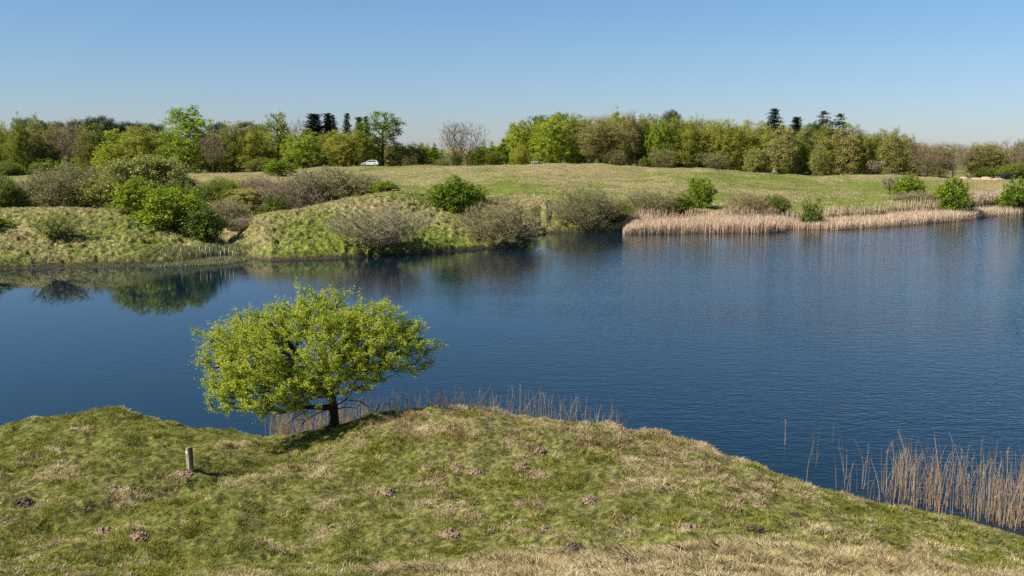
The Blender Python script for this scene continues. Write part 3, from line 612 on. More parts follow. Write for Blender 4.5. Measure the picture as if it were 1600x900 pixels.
# dark conifers standing above the woods
WC = "dark conifers above the woods"
for a in [
 ('spruce','spruce_tree','left one of the two tallest dark spruces of the left wood',490,278,179,70),
 ('spruce','spruce_tree','right one of the two tallest dark spruces of the left wood',512,280,178,42),
 ('spruce2','spruce_tree','slim spire of a spruce close right of the second tallest dark spruce',520,290,181,34),
 ('spruce2','spruce_tree','isolated slim spruce spire left of the pair next to the oak',542,290,178,36),
 ('spruce','spruce_tree','left spire of the spruce pair next to the open-crowned oak',561,288,184,34),
 ('spruce2','spruce_tree','right spire of the spruce pair next to the open-crowned oak',572,290,183,34),
 ('pine','pine_tree','dark pine at the top of the left wood behind the twin-trunked olive tree',42,290,184,34),
 ('pine','pine_tree','dark pine behind the brown budding tree of the left wood',68,292,189,26),
 ('pine','pine_tree','dark pine just left of the pale-limbed bare tree',88,292,190,28),
 ('pine','pine_tree','dark pine right behind the pale-limbed bare tree',120,290,187,28),
 ('pine','pine_tree','dark pine left part of the tallest clump of pines',136,292,187,26),
 ('pine','pine_tree','topmost dark pine of the left wood, highest of its clump',154,288,181,40),
 ('pine','pine_tree','dark pine right behind the narrow green-topped tree',176,292,190,34),
 ('pine','pine_tree','dark pine over the rounded yellow-olive tree, left of its top',196,294,190,30),
 ('pine','pine_tree','dark pine over the rounded yellow-olive tree, right of its top',219,294,192,28),
 ('pine','pine_tree','dark pine left of the tallest lime-green beech',240,292,193,34),
 ('pine','pine_tree','dark pine right of the tallest lime-green beech',339,292,191,30),
 ('pine','pine_tree','dark pine behind the brownish olive tree with the bent trunk',388,292,190,34),
 ('pine','pine_tree','dark pine between the pine by the bent-trunk tree and the open pale green tree',406,296,194,24),
 ('pine','pine_tree','small dark pine top at the left end of the right wood',845,296,180,26),
 ('pine','pine_tree','dark pine top on the skyline above the big rounded brown oak',876,296,176,26),
 ('pine','pine_tree','dark pine top right of the highest point of the right wood skyline',1048,292,172,26),
 ('spruce2','spruce_tree','tall thin spruce with long side branches, leftmost dark conifer of the right wood',1210,262,171,66),
 ('spruce','spruce_tree','small dense dark spruce midway between the thin spruce and the two firs',1245,262,184,48),
 ('fir','fir_tree','left one of the two tall dark firs on the right wood',1287,262,174,40),
 ('fir','fir_tree','right one of the two tall dark firs on the right wood, flat-topped',1313,264,178,42),
 ('pine','pine_tree','low dark pine top left of the two firs',1268,268,193,30),
]: put(a[0],a[1],'tree',a[2],*a[3:],group=WC)
# shrubs along the foot of the woods
WS = "shrubs at the foot of the woods"
for a in [
 ('edge','bare_shrub','pinkish bare shrub right of the forked trunk of the big brown oak',962,241,230,30),
 ('hawmid','green_shrub','small fresh green shrub at the foot of the right wood left of the brown shrubs',1008,240,245,20),
 ('edge','bare_shrub','wide reddish brown shrub at the foot of the right wood beneath the lime patch',1035,242,226,46),
 ('edge','bare_shrub','grey-pink bare shrub with pale branches at the foot of the right wood',1118,238,232,50),
 ('willowt','bare_shrub','tan and yellow shrub at the wood edge left of the warning sign',1184,236,234,36),
 ('hawmid','green_shrub','little green bush right beside the warning sign',1223,236,258,16),
 ('lilbare','bare_shrub','low bare branching shrub on the field edge left of the leaning sapling',1369,238,249,26),
 ('edge','bare_shrub','low greyish undergrowth around the single dark trunk near the right edge',1443,244,256,50),
 ('hawmid','green_shrub','green tree-like shrub over the sandy heaps near the right edge',1540,240,258,26),
 ('willowg','green_shrub','grey-green hedge mound behind the dark car at the right edge',1597,236,254,62),
 ('edge','bare_shrub','brown low shrub at the wood edge left of the two bare trees',640,254,240,26),
 ('willowg','green_shrub','dark undergrowth shrub at the foot of the left wood by the field corner',10,246,252,40),
 ('hawmid','green_shrub','low dark green shrub at the foot of the left wood under the dull olive tree',72,246,248,44),
 ('willowg','green_shrub','low undergrowth between the bent-trunk tree and the round crest bush',410,246,246,44),
 ('edge','bare_shrub','brown undergrowth shrub between the lime tree and the yellow-olive tree',503,250,240,24),
]: put(a[0],a[1],'shrub',a[2],*a[3:],group=WS,shrub=True)

# deeper rows of the two woods and the far wood read as one mass
def woodland(name, label, seed, spans, kinds):
    rg = rng_(seed); buckets = {}
    for (px0, px1, n, Y0, Y1, topf) in spans:
        for i in range(n):
            px = px0 + (px1 - px0) * (i + rg.uniform(.1, .9)) / n; Y = rg.uniform(Y0, Y1); key = kinds[rg.integers(len(kinds))]
            t, zt = unproj(px, topf(px) + rg.uniform(0, 10), Y); x = float(t * Y); z = float(gz(x, Y)); h = float(zt) - z
            for part, me in PR[key][0].items():
                nv = len(me.vertices); co = np.empty(nv * 3, np.float32); me.vertices.foreach_get("co", co); co = co.reshape(-1, 3)
                a = rg.uniform(0, 6.28); ws = h * rg.uniform(.85, 1.15); c, s = math.cos(a), math.sin(a)
                X = (co[:, 0] * c - co[:, 1] * s) * ws + x; Yv = (co[:, 0] * s + co[:, 1] * c) * ws + Y; Z = co[:, 2] * h + z
                fi = np.empty(len(me.loops), np.int32); me.loops.foreach_get("vertex_index", fi)
                k = len(me.polygons[0].vertices); rd = np.empty(nv, np.float32); me.attributes['rnd'].data.foreach_get("value", rd)
                buckets.setdefault((me.materials[0].name), []).append((np.stack([X, Yv, Z], -1), fi.reshape(-1, k), rd))
    Vs, Fs, Rs, mi = [], [], [], []; o = 0; mats = []
    for bi, (mn, parts) in enumerate(buckets.items()):
        mats.append(bpy.data.materials[mn])
        for V, F_, R_ in parts: Vs.append(V); Fs.append(F_ + o); Rs.append(R_); mi.append(np.full(len(F_), bi)); o += len(V)
    me = mesh_np(name, np.concatenate(Vs), Fs, None, dict(rnd=np.concatenate(Rs)))
    for m in mats: me.materials.append(m)
    me.polygons.foreach_set("material_index", np.concatenate(mi).astype(np.int32))
    ob = link(name, me, kind="stuff"); ob['label'] = label; ob['category'] = "woodland"
def lin(pts):
    a = np.array(pts, float); return lambda p: float(np.interp(p, a[:, 0], a[:, 1]))
woodland("woodland", "mixed trees massed behind the front row of the left wood", 5,
  [(-260, 620, 60, 262, 300, lin([(-260, 190), (0, 196), (250, 205), (420, 205), (600, 212), (620, 228)])), (-260, 640, 50, 256, 266, lin([(-260, 236), (640, 240)]))], ['olive', 'olive2', 'tan', 'green', 'birch', 'bare', 'beech'])
woodland("woodland", "trees massed behind the front row of the right wood", 6,
  [(800, 1420, 55, 262, 300, lin([(800, 198), (850, 183), (950, 177), (1050, 181), (1100, 186), (1200, 193), (1300, 197), (1420, 209)])), (800, 1430, 40, 254, 262, lin([(800, 232), (1430, 242)]))], ['olive', 'tan', 'birch', 'birch2', 'olive2', 'bare', 'beech2'])
woodland("woodland", "brown leafless wood fading away behind the oaks near the right edge", 7,
  [(1420, 1900, 30, 262, 330, lin([(1420, 224), (1600, 221), (1900, 218)])), (1300, 1900, 20, 340, 420, lin([(1300, 220), (1600, 219), (1900, 218)]))], ['tan', 'bare', 'bare2', 'tan'])
woodland("woodland", "low distant trees behind the belt between the two woods", 8,
  [(600, 830, 22, 275, 330, lin([(600, 226), (700, 232), (830, 222)]))], ['olive2', 'green', 'tan'])

# ---- bushes around the hollows and along the far shore
BG = "bushes on the far banks"
for a in [
 ('haw','hawthorn_bush','bright green upright hawthorn on the left mound, left of the bigger one',211,92,276,68,0),
 ('haw2','hawthorn_bush','largest bright green hawthorn of the left bank, casting a dark shadow on the slope',268,88.5,292,96,0),
 ('hawmid','hawthorn_bush','darker green hawthorn with bare lower trunks at the right end of the left bank trio',318,87,316,58,0),
 ('leany','green_shrub','thin leaning olive-green shrub on the slope of the left bank near the shore',88,81,334,74,0),
 ('leany','green_shrub','small low straggly green shrub on the mound left of the bright hawthorns',198,90,340,38,0),
 ('haw2','hawthorn_bush','dark bush cut by the left edge of the photo, throwing shade on the left bank',-46,84,330,90,0),
 ('willowg','willow_bush','dark grey-green willow cut by the left edge behind the left mound',-2,112,272,58,.3),
 ('willow','willow_bush','brown bare willow next to the dark one at the left edge behind the mound',28,114,284,44,.3),
 ('willowg','willow_bush','greener low willow between the bare ones behind the left mound',60,118,290,50,.3),
 ('willow','willow_bush','large grey bare willow in the middle behind the left mound',110,110,257,104,.3),
 ('haw','hawthorn_bush','bright green bush top showing above the large grey willow on the left',105,150,248,56,0),
 ('willowt','willow_bush','largest tan-olive willow on the left, domed above the bright hawthorns',220,110,246,128,.3),
 ('willowg','willow_bush','dark olive willow below the right shoulder of the largest tan willow',278,106,285,62,.3),
 ('willowg','willow_bush','grey-green willow, leftmost in the hollow between the two mounds',345,122,279,70,.3),
 ('willowp','willow_bush','pinkish grey willow high in the hollow left of the round crest bush',400,128,276,72,.3),
 ('willowt','willow_bush','yellowish budding willow in the middle of the hollow',392,112,296,64,.3),
 ('willow','willow_bush','grey willow at the lower left of the hollow beside the darker hawthorn',352,102,312,52,.3),
 ('hawmid','hawthorn_bush','small green bush tucked in the willows at the foot of the wide grey willow',430,108,300,34,.2),
 ('sparse','bare_shrub','open bare shrub rising from the valley floor between the left bank and the middle mound',376,91,334,62,0),
 ('haw','hawthorn_bush','round bright green bush on the field crest in front of the left wood',437,205,248,46,0),
 ('willowp','willow_bush','wide grey-pink willow thicket left half, behind the crest of the middle mound',468,112,274,100,.4),
 ('willow','willow_bush','tallest part of the grey willow thicket behind the middle mound',515,115,262,110,.4),
 ('willow','willow_bush','right end of the grey willow thicket, beside the small bright bush',556,117,274,50,.4),
 ('haw','hawthorn_bush','small bright green bush on top of the middle mound',599,110,282,44,0),
 ('sparse','willow_bush','see-through bare willow on the shore slope of the middle mound',590,84.5,322,138,0),
 ('haw','hawthorn_bush','tall green hawthorn behind the shoulder of the middle mound',708,103,274,66,.2),
 ('hawmid','hawthorn_bush','darker green hawthorn half hidden behind the dense grey dome of the point',741,106,290,40,.2),
 ('willow2','willow_bush','dense grey domed willow at the tip of the point, hanging over the water',786,93,309,116,.3),
 ('willow2','willow_bush','grey-olive rounded willow by the inlet right of the point',914,110.5,290,94,.2),
 ('willowg','willow_bush','low olive willow between the inlet willow and the reed bed',958,113,312,46,.2),
 ('willow2','willow_bush','grey-green willow behind the left end of the far reed bed',1010,118,295,70,.2),
 ('hawmid','hawthorn_bush','yellow-green bush left of the bright one with the dark shadow, behind the reeds',1060,120,299,44,.1),
 ('haw2','hawthorn_bush','bright round hawthorn on the slope casting a dark shadow behind the reeds',1095,126,277,42,0),
 ('willow2','willow_bush','rounded olive willow behind the middle of the far reed bed',1168,119,297,64,.2),
 ('willowg','willow_bush','greenish small willow right beside the rounded olive willow behind the reeds',1210,120,304,40,.2),
 ('hawmid','hawthorn_bush','small sparse green bush standing in front of the slope at the reed bed gap',1270,113,309,32,.1),
 ('haw','hawthorn_bush','bright dense round bush below the end of the right wood',1419,152,272,44,0),
 ('lilbare','bare_sapling','small leaning bare sapling left of the bright dense round bush',1392,160,274,26,0),
 ('willow2','willow_bush','low grey willow between the dense round bush and the bright bush in the reeds',1448,136,299,78,.3),
 ('haw2','hawthorn_bush','bright tall bush rising out of the right part of the reed bed',1491,131,277,50,0),
 ('sparse','bare_shrub','small grey shrub at the edge of the straw flat near the right edge',1534,146,299,36,.1),
 ('haw','hawthorn_bush','green bush at the right edge standing on the shore with bare stems',1586,140,277,50,0),
 ('leany','green_shrub','faint green patch of low shrub behind the dense grey dome of the point',772,116,305,44,.2),
]: put(a[0],a[1],'bush' if a[1]!='bare_sapling' else 'tree',a[2],a[3],a[4],a[5],a[6],group=BG,shrub=True,sink=a[7])
# ------------------------------------------------------------------ the hawthorn on the near bank
hyy = 26.2; hx = float(unproj(522, 662, hyy)[0]) * hyy; hzz = float(gz(hx, hyy))
def hero():
    rg = rng_(77)
    lobes = [((-0.55, 0, 2.2), (2.65, 2.4, 1.22), 520), ((1.25, .1, 2.15), (1.45, 1.5, .80), 210), ((-2.1, -.2, 2.0), (1.3, 1.5, .95), 230),
             ((-1.6, -.7, 1.15), (1.55, 1.3, .60), 230), ((-.2, 0, 3.15), (1.25, 1.2, .62), 150), ((1.0, 0, 2.9), (1.0, 1.0, .55), 80), ((-1.7, 0, 2.75), (.9, 1.0, .5), 60), ((.2, -.6, 1.5), (1.3, 1.2, .45), 110)]
    pts = []
    for c, r, n in lobes:
        d = rg.normal(size=(n, 3)); d /= np.linalg.norm(d, axis=1, keepdims=True); rad = .3 + .7 * rg.random(n) ** .4
        lm = 1 + (fbm(np.arctan2(d[:, 1], d[:, 0]) * 2.2 + c[0] * 3 + 20, d[:, 2] * 3 + 9, 17, 3) - .5) * .9
        pts.append(d * (rad * lm)[:, None] * np.array(r) + np.array(c))
    # long sprigs reaching out of the outline
    spr = [(-2.6, .1, 3.0), (-2.45, .1, 3.12), (-3.0, 0, 2.35), (-3.35, 0, 2.5), (-3.65, .1, 2.62), (-3.5, 0, 1.75), (-3.25, 0, 1.55), (-.7, 0, 3.9), (-.85, 0, 4.05), (-.1, 0, 4.0), (.4, 0, 3.85), (1.35, 0, 3.55), (1.9, 0, 3.2), (2.35, 0, 2.95), (2.9, .1, 2.2), (2.6, .1, 2.3), (2.45, 0, 1.6), (-1.5, 0, 3.5), (-2.0, 0, 3.35), (-3.55, .1, 2.55), (-3.2, 0, 2.6), (-3.45, -.2, 1.95), (-3.1, -.1, 2.05), (-3.2, 0, 1.2), (-2.9, -.3, 1.0), (2.75, .1, 2.1), (2.5, 0, 1.95), (2.25, .1, 1.75), (2.3, .1, 2.75), (2.05, 0, 2.7), (-.55, 0, 3.95), (-.4, 0, 3.75), (.1, 0, 3.85), (.75, 0, 3.65), (1.1, 0, 3.5), (1.6, 0, 3.25), (-2.3, 0, 3.2), (-2.05, 0, 3.15), (-1.7, 0, 3.35), (-2.7, .2, 2.9), (1.9, .2, 1.6), (-1.2, -.6, .55), (-2.3, -.8, .75), (-.6, -.8, .6)]
    pts.append(np.array(spr)); pts = np.concatenate(pts)
    pts[:, 2] = np.where(pts[:, 2] > 2.2, 2.2 + (pts[:, 2] - 2.2) * .84, pts[:, 2]); keep = ~((pts[:, 0] > .9) & (pts[:, 2] < 1.0 + .35 * (pts[:, 0] - .9))) & (pts[:, 2] > .45); pts = pts[keep]
    tr = [np.array(p) for p in [(0, 0, -.1), (.02, 0, .2), (0, 0, .5), (-.06, 0, .85), (-.12, .02, 1.2), (-.2, 0, 1.6)]]
    P, par = grow(pts, tr, rg, .5, .06)
    R, tip = radii(P, par, 1.0, 2.35); R = np.maximum(R / R[0] * .125, .0045)
    e = np.arange(1, len(P)); r1 = R[e]; r0 = np.minimum(R[par[e]], r1 * 1.6 + .002); r0[:5] = R[par[e[:5]]]; r0[0] = .17
    W = [tubes(P[par[e]], P[e], r0, r1, 7)]
    parts = [(W[0][0], W[0][1], np.zeros(len(W[0][0])))]
    tips = P[len(tr):]; dd = tips - P[par[len(tr):]]; dd /= np.linalg.norm(dd, axis=1, keepdims=True) + 1e-9
    k = 4; B = np.repeat(tips, k, 0); D = np.repeat(dd, k, 0) * 1.1 + rg.normal(size=(len(B), 3)) * .55; D[:, 2] += .12; D /= np.linalg.norm(D, axis=1, keepdims=True)
    L = rg.uniform(.12, .34, len(B))[:, None]; B2 = B - np.repeat(dd, k, 0) * .15 * rg.random(len(B))[:, None]; E = B2 + D * L
    V, F_ = tubes(B2, E, np.full(len(B), .0035), np.full(len(B), .0015), 3); parts.append((V, F_, np.ones(len(V))))
    V, F_, R_ = merge(parts)
    t = thing("hawthorn_tree", "broad leaning hawthorn in fresh yellow-green leaf standing alone on the near bank", "tree", (hx, hyy, hzz))
    link("trunk", mesh_np("trunk", V, F_, M['bark_dark'], dict(rnd=R_)), t)
    m = 36; f = rg.random((len(B), m, 1)); Cn = (B2[:, None] + (E - B2)[:, None] * (.1 + 1.0 * f)).reshape(-1, 3) + rg.normal(size=(len(B) * m, 3)) * np.array([.034, .034, .02])
    V, F_ = leaves(Cn, .035, rg, .55, .75)
    rn = np.repeat(rg.random(len(tips)), k * m) * .35 + np.repeat(rg.random(len(B)), m) * .25 + rg.random(len(Cn)) * .4
    link("crown", mesh_np("crown", V, F_, M['hero_leaf'], dict(rnd=rn.repeat(4))), t)
    # bare low branches on the right and under the crown
    bp = []
    for br in [[(.05, 0, .55), (.35, -.1, .75), (.75, -.15, .72), (1.15, -.2, .45), (1.45, -.25, .22), (1.75, -.3, .42), (2.1, -.3, .62)],
               [(.05, 0, .45), (.3, .1, .5), (.6, .15, .45), (.8, .2, .7)], [(-.05, 0, .5), (-.35, -.2, .42), (-.7, -.35, .25), (-1.0, -.4, .3)], [(-.05, 0, .6), (-.5, -.3, .6), (-.95, -.45, .35), (-1.25, -.5, .1)],
               [(.35, -.1, .75), (.55, -.1, 1.0), (.85, -.1, 1.05)], [(1.15, -.2, .45), (1.3, -.2, .65)], [(-.7, -.35, .25), (-.85, -.3, .05)]]:
        a = np.array(br); n = len(a); rr = np.linspace(.02, .006, n); V, F_ = tubes(a[:-1], a[1:], rr[:-1], rr[1:], 5); bp.append((V, F_, np.zeros(len(V))))
    V, F_, R_ = merge(bp); link("bare_branch", mesh_np("bare branches", V, F_, M['bark'], dict(rnd=R_)), t, label="leafless low branches spreading from the trunk")
hero()

# ------------------------------------------------------------------ box / lathe helpers for built objects
import bmesh
def bm_obj(name, build, mat, parent=None, loc=None, bevel=0.0, smooth=False, **props):
    bm = bmesh.new(); build(bm); me = bpy.data.meshes.new(name)
    if bevel: bmesh.ops.bevel(bm, geom=[e for e in bm.edges if e.calc_length() > bevel * 3], offset=bevel, segments=2, affect='EDGES')
    bmesh.ops.recalc_face_normals(bm, faces=bm.faces)
    bm.to_mesh(me); bm.free(); me.materials.append(mat)
    if smooth:
        for p in me.polygons: p.use_smooth = True
    o = link(name, me, parent, **props)
    if loc: o.location = loc
    return o
def add_box(bm, x0, x1, y0, y1, z0, z1):
    v = [bm.verts.new(p) for p in [(x0, y0, z0), (x1, y0, z0), (x1, y1, z0), (x0, y1, z0), (x0, y0, z1), (x1, y0, z1), (x1, y1, z1), (x0, y1, z1)]]
    for f in [(3, 2, 1, 0), (4, 5, 6, 7), (0, 1, 5, 4), (1, 2, 6, 5), (2, 3, 7, 6), (3, 0, 4, 7)]: bm.faces.new([v[i] for i in f])
def add_poly(bm, pts, y0, y1):
    a = [bm.verts.new((x, y0, z)) for x, z in pts]; b = [bm.verts.new((x, y1, z)) for x, z in pts]; n = len(pts)
    bm.faces.new(a); bm.faces.new(b[::-1])
    for i in range(n): bm.faces.new([a[i], b[i], b[(i + 1) % n], a[(i + 1) % n]])
def disc_pts(r, n=24, cx=0, cz=0): return [(cx + r * math.cos(i * 2 * math.pi / n), cz + r * math.sin(i * 2 * math.pi / n)) for i in range(n)]

# marker post with waymark disc
M['post'] = noise_mat("weathered post wood", [(0.3, (0.07, 0.05, 0.033)), (0.52, (0.24, 0.18, 0.125)), (0.72, (0.46, 0.38, 0.29))], 22, 0.9, 0.006, stretch=(1, 1, .12))
M['w_green'] = plain_mat("waymark green", (0.03, 0.17, 0.06), .4); M['w_white'] = plain_mat("waymark white", (0.75, 0.77, 0.74), .4)
M['w_orange'] = plain_mat("waymark orange", (0.75, 0.27, 0.03), .4); M['black'] = plain_mat("black", (0.012, 0.012, 0.012), .5)
px_, py_, pz_ = hit(297, 736, 16, 27)
mp = thing("marker_post", "short weathered square wooden waymark post with green and white disc on the grassy slope", "post", (px_, py_, pz_ - .06), math.radians(-40))
mp.rotation_euler = (math.radians(-1.5), math.radians(-2.5), math.radians(-40))
def pb(bm):
    a = .062; h = .62
    v = [bm.verts.new(p) for p in [(-a, -a, 0), (a, -a, 0), (a, a, 0), (-a, a, 0), (-a, -a, h - .012), (a, -a, h), (a, a, h + .006), (-a, a, h - .006)]]
    for f in [(3, 2, 1, 0), (4, 5, 6, 7), (0, 1, 5, 4), (1, 2, 6, 5), (2, 3, 7, 6), (3, 0, 4, 7)]: bm.faces.new([v[i] for i in f])
bm_obj("post", pb, M['post'], mp, bevel=.006)
# the disc sits on the face turned to the left of the photo
dsk = bm_obj("waymark_disc", lambda bm: add_poly(bm, [(x, z * 1.25) for x, z in disc_pts(.046)], -.004, 0), M['w_green'], mp, (0, -.0625, .51))
bm_obj("disc_face", lambda bm: add_poly(bm, [(x, z * 1.2) for x, z in disc_pts(.034)], -.003, 0), M['w_white'], dsk, (0, -.0045, 0))
bm_obj("arrow", lambda bm: add_poly(bm, [(-.008, -.014), (.016, -.014), (.020, .004), (.008, .018), (-.004, .006)], -.002, 0), M['w_orange'], dsk, (.004, -.008, -.004))
bm_obj("knot_hole", lambda bm: add_poly(bm, disc_pts(.013, 10), -.003, 0), M['black'], mp, (.022, -.063, .425))
mp.rotation_euler.z = math.radians(-38)

# molehills
M['soil'] = noise_mat("molehill soil", [(0.3, (0.15, 0.10, 0.065)), (0.55, (0.32, 0.225, 0.155)), (0.75, (0.46, 0.34, 0.245))], 18, 1.0, .02, 6, spec=.05)
M['soil_dark'] = noise_mat("damp molehill soil", [(0.3, (0.05, 0.036, 0.028)), (0.6, (0.15, 0.11, 0.085)), (0.75, (0.24, 0.18, 0.14))], 18, 1.0, .02, 6, spec=.05)
def mole_mesh(seed, mat):
    n = 46; g_ = np.linspace(-1, 1, n); X, Y_ = np.meshgrid(g_, g_); r = np.hypot(X, Y_) * 1.18 * (1 + (fbm(np.arctan2(Y_, X) * 1.2 + 9, X * .5 + seed, seed, 2) - .5) * .7)
    Z = .36 * np.clip(1 - r, 0, 1) ** .8 + (fbm(X * 5 + seed, Y_ * 5, seed + 3, 3, .7) - .5) * .30 * (r < 1) * np.clip(2.2 - 2 * r, 0.3, 1) - .12 * (r >= 1) - .03
    i = np.arange(n * n).reshape(n, n); F_ = np.stack([i[:-1, :-1], i[:-1, 1:], i[1:, 1:], i[1:, :-1]], -1).reshape(-1, 4)
    F_ = F_[(r.ravel()[F_] < 1.06).any(1)]
    rg = rng_(seed); V = np.stack([X, Y_, Z], -1).reshape(-1, 3); parts = [(V, F_, np.zeros(len(V)))]
    cube = np.array([[-1, -1, -1], [1, -1, -1], [1, 1, -1], [-1, 1, -1], [-1, -1, 1], [1, -1, 1], [1, 1, 1], [-1, 1, 1]], float); cf = np.array([(3, 2, 1, 0), (4, 5, 6, 7), (0, 1, 5, 4), (1, 2, 6, 5), (2, 3, 7, 6), (3, 0, 4, 7)])
    for _ in range(46):
        a = rg.uniform(0, 6.28); rr = rg.uniform(.1, 1.15); s = rg.uniform(.03, .10); zz = .36 * max(0, 1 - rr) ** .8
        q = cube * s * rg.uniform(.6, 1.2, (8, 3)) @ np.linalg.qr(rg.normal(size=(3, 3)))[0] + [math.cos(a) * rr, math.sin(a) * rr, zz + s * .3 - .02]
        parts.append((q, cf, np.zeros(8)))
    V, F_, R_ = merge(parts); me = mesh_np("molehill", V, F_, mat, smooth=False); return me
moles = [mole_mesh(s, M['soil']) for s in (3, 8, 12)] + [mole_mesh(15, M['soil_dark'])]
MH = [(38, 787, 27, 3, "dark grey-brown molehill alone near the left edge of the photo"), (178, 765, 19, 0, "small pinkish molehill between the dark one at the left and the marker post"),
 (160, 832, 26, 1, "flat pale molehill low on the left, left of its paler twin"), (217, 839, 22, 2, "flat molehill low on the left, right of its twin and below the marker post"),
 (284, 743, 32, 1, "broad flat pinkish molehill right at the foot of the marker post"), (603, 770, 23, 0, "round pale molehill on the slope directly below the hawthorn tree"),
 (701, 836, 27, 2, "wide crumbly molehill low in the middle of the near slope"), (744, 739, 18, 1, "molehill right of two side by side on the upper middle slope"), (711, 731, 20, 2, "molehill left of two side by side on the upper middle slope"),
 (814, 731, 20, 0, "molehill in the straw right of the pair on the upper middle slope"), (842, 705, 19, 1, "highest molehill, close under the crest of the near mound"), (920, 783, 22, 2, "reddish molehill in a green patch right of the middle of the slope"),
 (851, 828, 20, 0, "steep reddish molehill with a dry stalk before it, above the straw grass"), (897, 859, 27, 3, "large greyish molehill at the edge of the long straw grass"), (538, 871, 17, 1, "small pale molehill near the bottom edge below the hawthorn"),
 (814, 787, 16, 2, "smallest molehill in the middle of the near slope, among straw"), (1155, 785, 19, 0, "molehill left of its paler neighbour near the right shoulder of the mound"), (1186, 791, 19, 2, "pale pointed molehill near the right shoulder of the mound"),
 (1077, 827, 28, 1, "wide dark-shadowed molehill low on the right side of the slope"), (1243, 806, 13, 3, "little grey molehill on the green grass nearest the reeds"), (1180, 828, 20, 3, "greyish flat molehill in the green grass above the long straw")]
for px0, py0, wd, kind, lab in MH:
    x, y, z = hit(px0, py0, 13, 27); s = wd * y / FPX / 2 * 1.5
    o = link("molehill", moles[kind]); o.location = (x, y, z + .015); o.scale = (s, s, s * (.45 if px0 == 284 else .95)); o.rotation_euler = (0, 0, px0 * .37)
    e = .3; nx = -(gz(x + e, y) - gz(x - e, y)) / (2 * e); ny = -(gz(x, y + e) - gz(x, y - e)) / (2 * e)
    q = Vector((nx, ny, 1)).to_track_quat('Z', 'Y'); o.rotation_euler = q.to_euler()
    o['label'] = lab; o['category'] = "molehill"; o['group'] = "molehills on the near bank"

# ------------------------------------------------------------------ turf of the near bank
def grass_mat():
    m, t, out = newmat("grass blades"); L = t.links.new
    a = N(t, "ShaderNodeAttribute", attribute_name="rnd"); b = N(t, "ShaderNodeAttribute", attribute_name="dry")
    g1 = ramp(t, [(0, (0.10, 0.115, 0.015)), (.5, (0.23, 0.245, 0.036)), (1, (0.42, 0.40, 0.085))], a.outputs["Fac"])
    s1 = ramp(t, [(0, (0.30, 0.215, 0.10)), (.5, (0.52, 0.40, 0.23)), (1, (0.80, 0.67, 0.44))], a.outputs["Fac"])
    mx = N(t, "ShaderNodeMix", data_type='RGBA'); L(b.outputs["Fac"], mx.inputs[0]); L(g1, mx.inputs[6]); L(s1, mx.inputs[7])
    p = N(t, "ShaderNodeBsdfPrincipled"); p.inputs["Roughness"].default_value = .6; p.inputs["Specular IOR Level"].default_value = .25
    tr = N(t, "ShaderNodeBsdfTranslucent"); ms = N(t, "ShaderNodeMixShader"); ms.inputs[0].default_value = .3
    L(mx.outputs[2], p.inputs["Base Color"]); L(mx.outputs[2], tr.inputs[0]); L(p.outputs[0], ms.inputs[1]); L(tr.outputs[0], ms.inputs[2]); L(ms.outputs[0], out.inputs[0]); return m
M['grass'] = grass_mat()
mole_xy = np.array([hit(a[0], a[1], 13, 27)[:2] + (a[2] * 22 / FPX / 2,) for a in MH])
def blades(name, label, n, rg, ysel, tmax, hfun, wid, per, spread, dryfun, lean=.9, xy=None, dome=0.0, zmin=.10):
    if xy is None:
        y = ysel(rg.random(n)); x = rg.uniform(-tmax, tmax, n) * y
    else: x, y = xy; n = len(x)
    z = gz(x, y); st = gsample(straw, x, y)
    ok = z > zmin
    for mx_, my_, mr_ in mole_xy: ok &= np.hypot(x - mx_, y - my_) > mr_ * 1.25
    x, y, z, st = x[ok], y[ok], z[ok], st[ok]; n = len(x)
    dry = dryfun(st, rg.random(n), x, y); hh = hfun(x, y, dry)
    cx = np.repeat(x, per) + rg.normal(size=n * per) * spread; cy_ = np.repeat(y, per) + rg.normal(size=n * per) * spread; cz_ = gz(cx, cy_) - .01 + dome * np.exp(-((cx - np.repeat(x, per)) ** 2 + (cy_ - np.repeat(y, per)) ** 2) / (2 * spread ** 2))
    cl = np.repeat(rg.normal(size=(n, 2)) * .35, per, 0); ln = (cl + rg.normal(size=(n * per, 2)) * lean * .6) ; H_ = np.repeat(hh, per) * rg.uniform(.5, 1.25, n * per)
    up = 1 / np.sqrt(1 + (ln ** 2).sum(1)); D = np.stack([ln[:, 0] * up, ln[:, 1] * up, up], 1); an = rg.uniform(0, 6.28, n * per); W_ = wid * rg.uniform(.6, 1.3, n * per)
    s = np.stack([np.cos(an), np.sin(an), 0 * an], 1) * W_[:, None] * .5; B = np.stack([cx, cy_, cz_], 1)
    mid = B + D * H_[:, None] * .55; tip = mid + (D + np.stack([ln[:, 0], ln[:, 1], -.35 * np.ones(len(ln))], 1) * .55) * H_[:, None] * .45
    V = np.stack([B - s, B + s, mid + s * .8, tip, mid - s * .8], 1).reshape(-1, 3); F_ = np.arange(5 * n * per).reshape(-1, 5)
    shade = np.clip((fbm(x / .35, y / .35, 231, 3, .6) - .5) * 1.5, -.35, .35); rn = np.clip(np.repeat(rg.random(n) * .5 + .05 + shade, per) + rg.random(n * per) * .55, 0, 1); dr = np.repeat(dry, per) * (rg.random(n * per) < .9) + 0
    o = link(name, mesh_np(name, V, F_, M['grass'], dict(rnd=rn.repeat(5), dry=np.clip(dr, 0, 1).repeat(5))), kind="stuff"); o['label'] = label; o['category'] = "grass"
def near_y(u): return np.sqrt(12.6 ** 2 + u * (29.5 ** 2 - 12.6 ** 2))
clumpn = lambda x, y: fbm(x / .45, y / .45, 201, 3, .6)
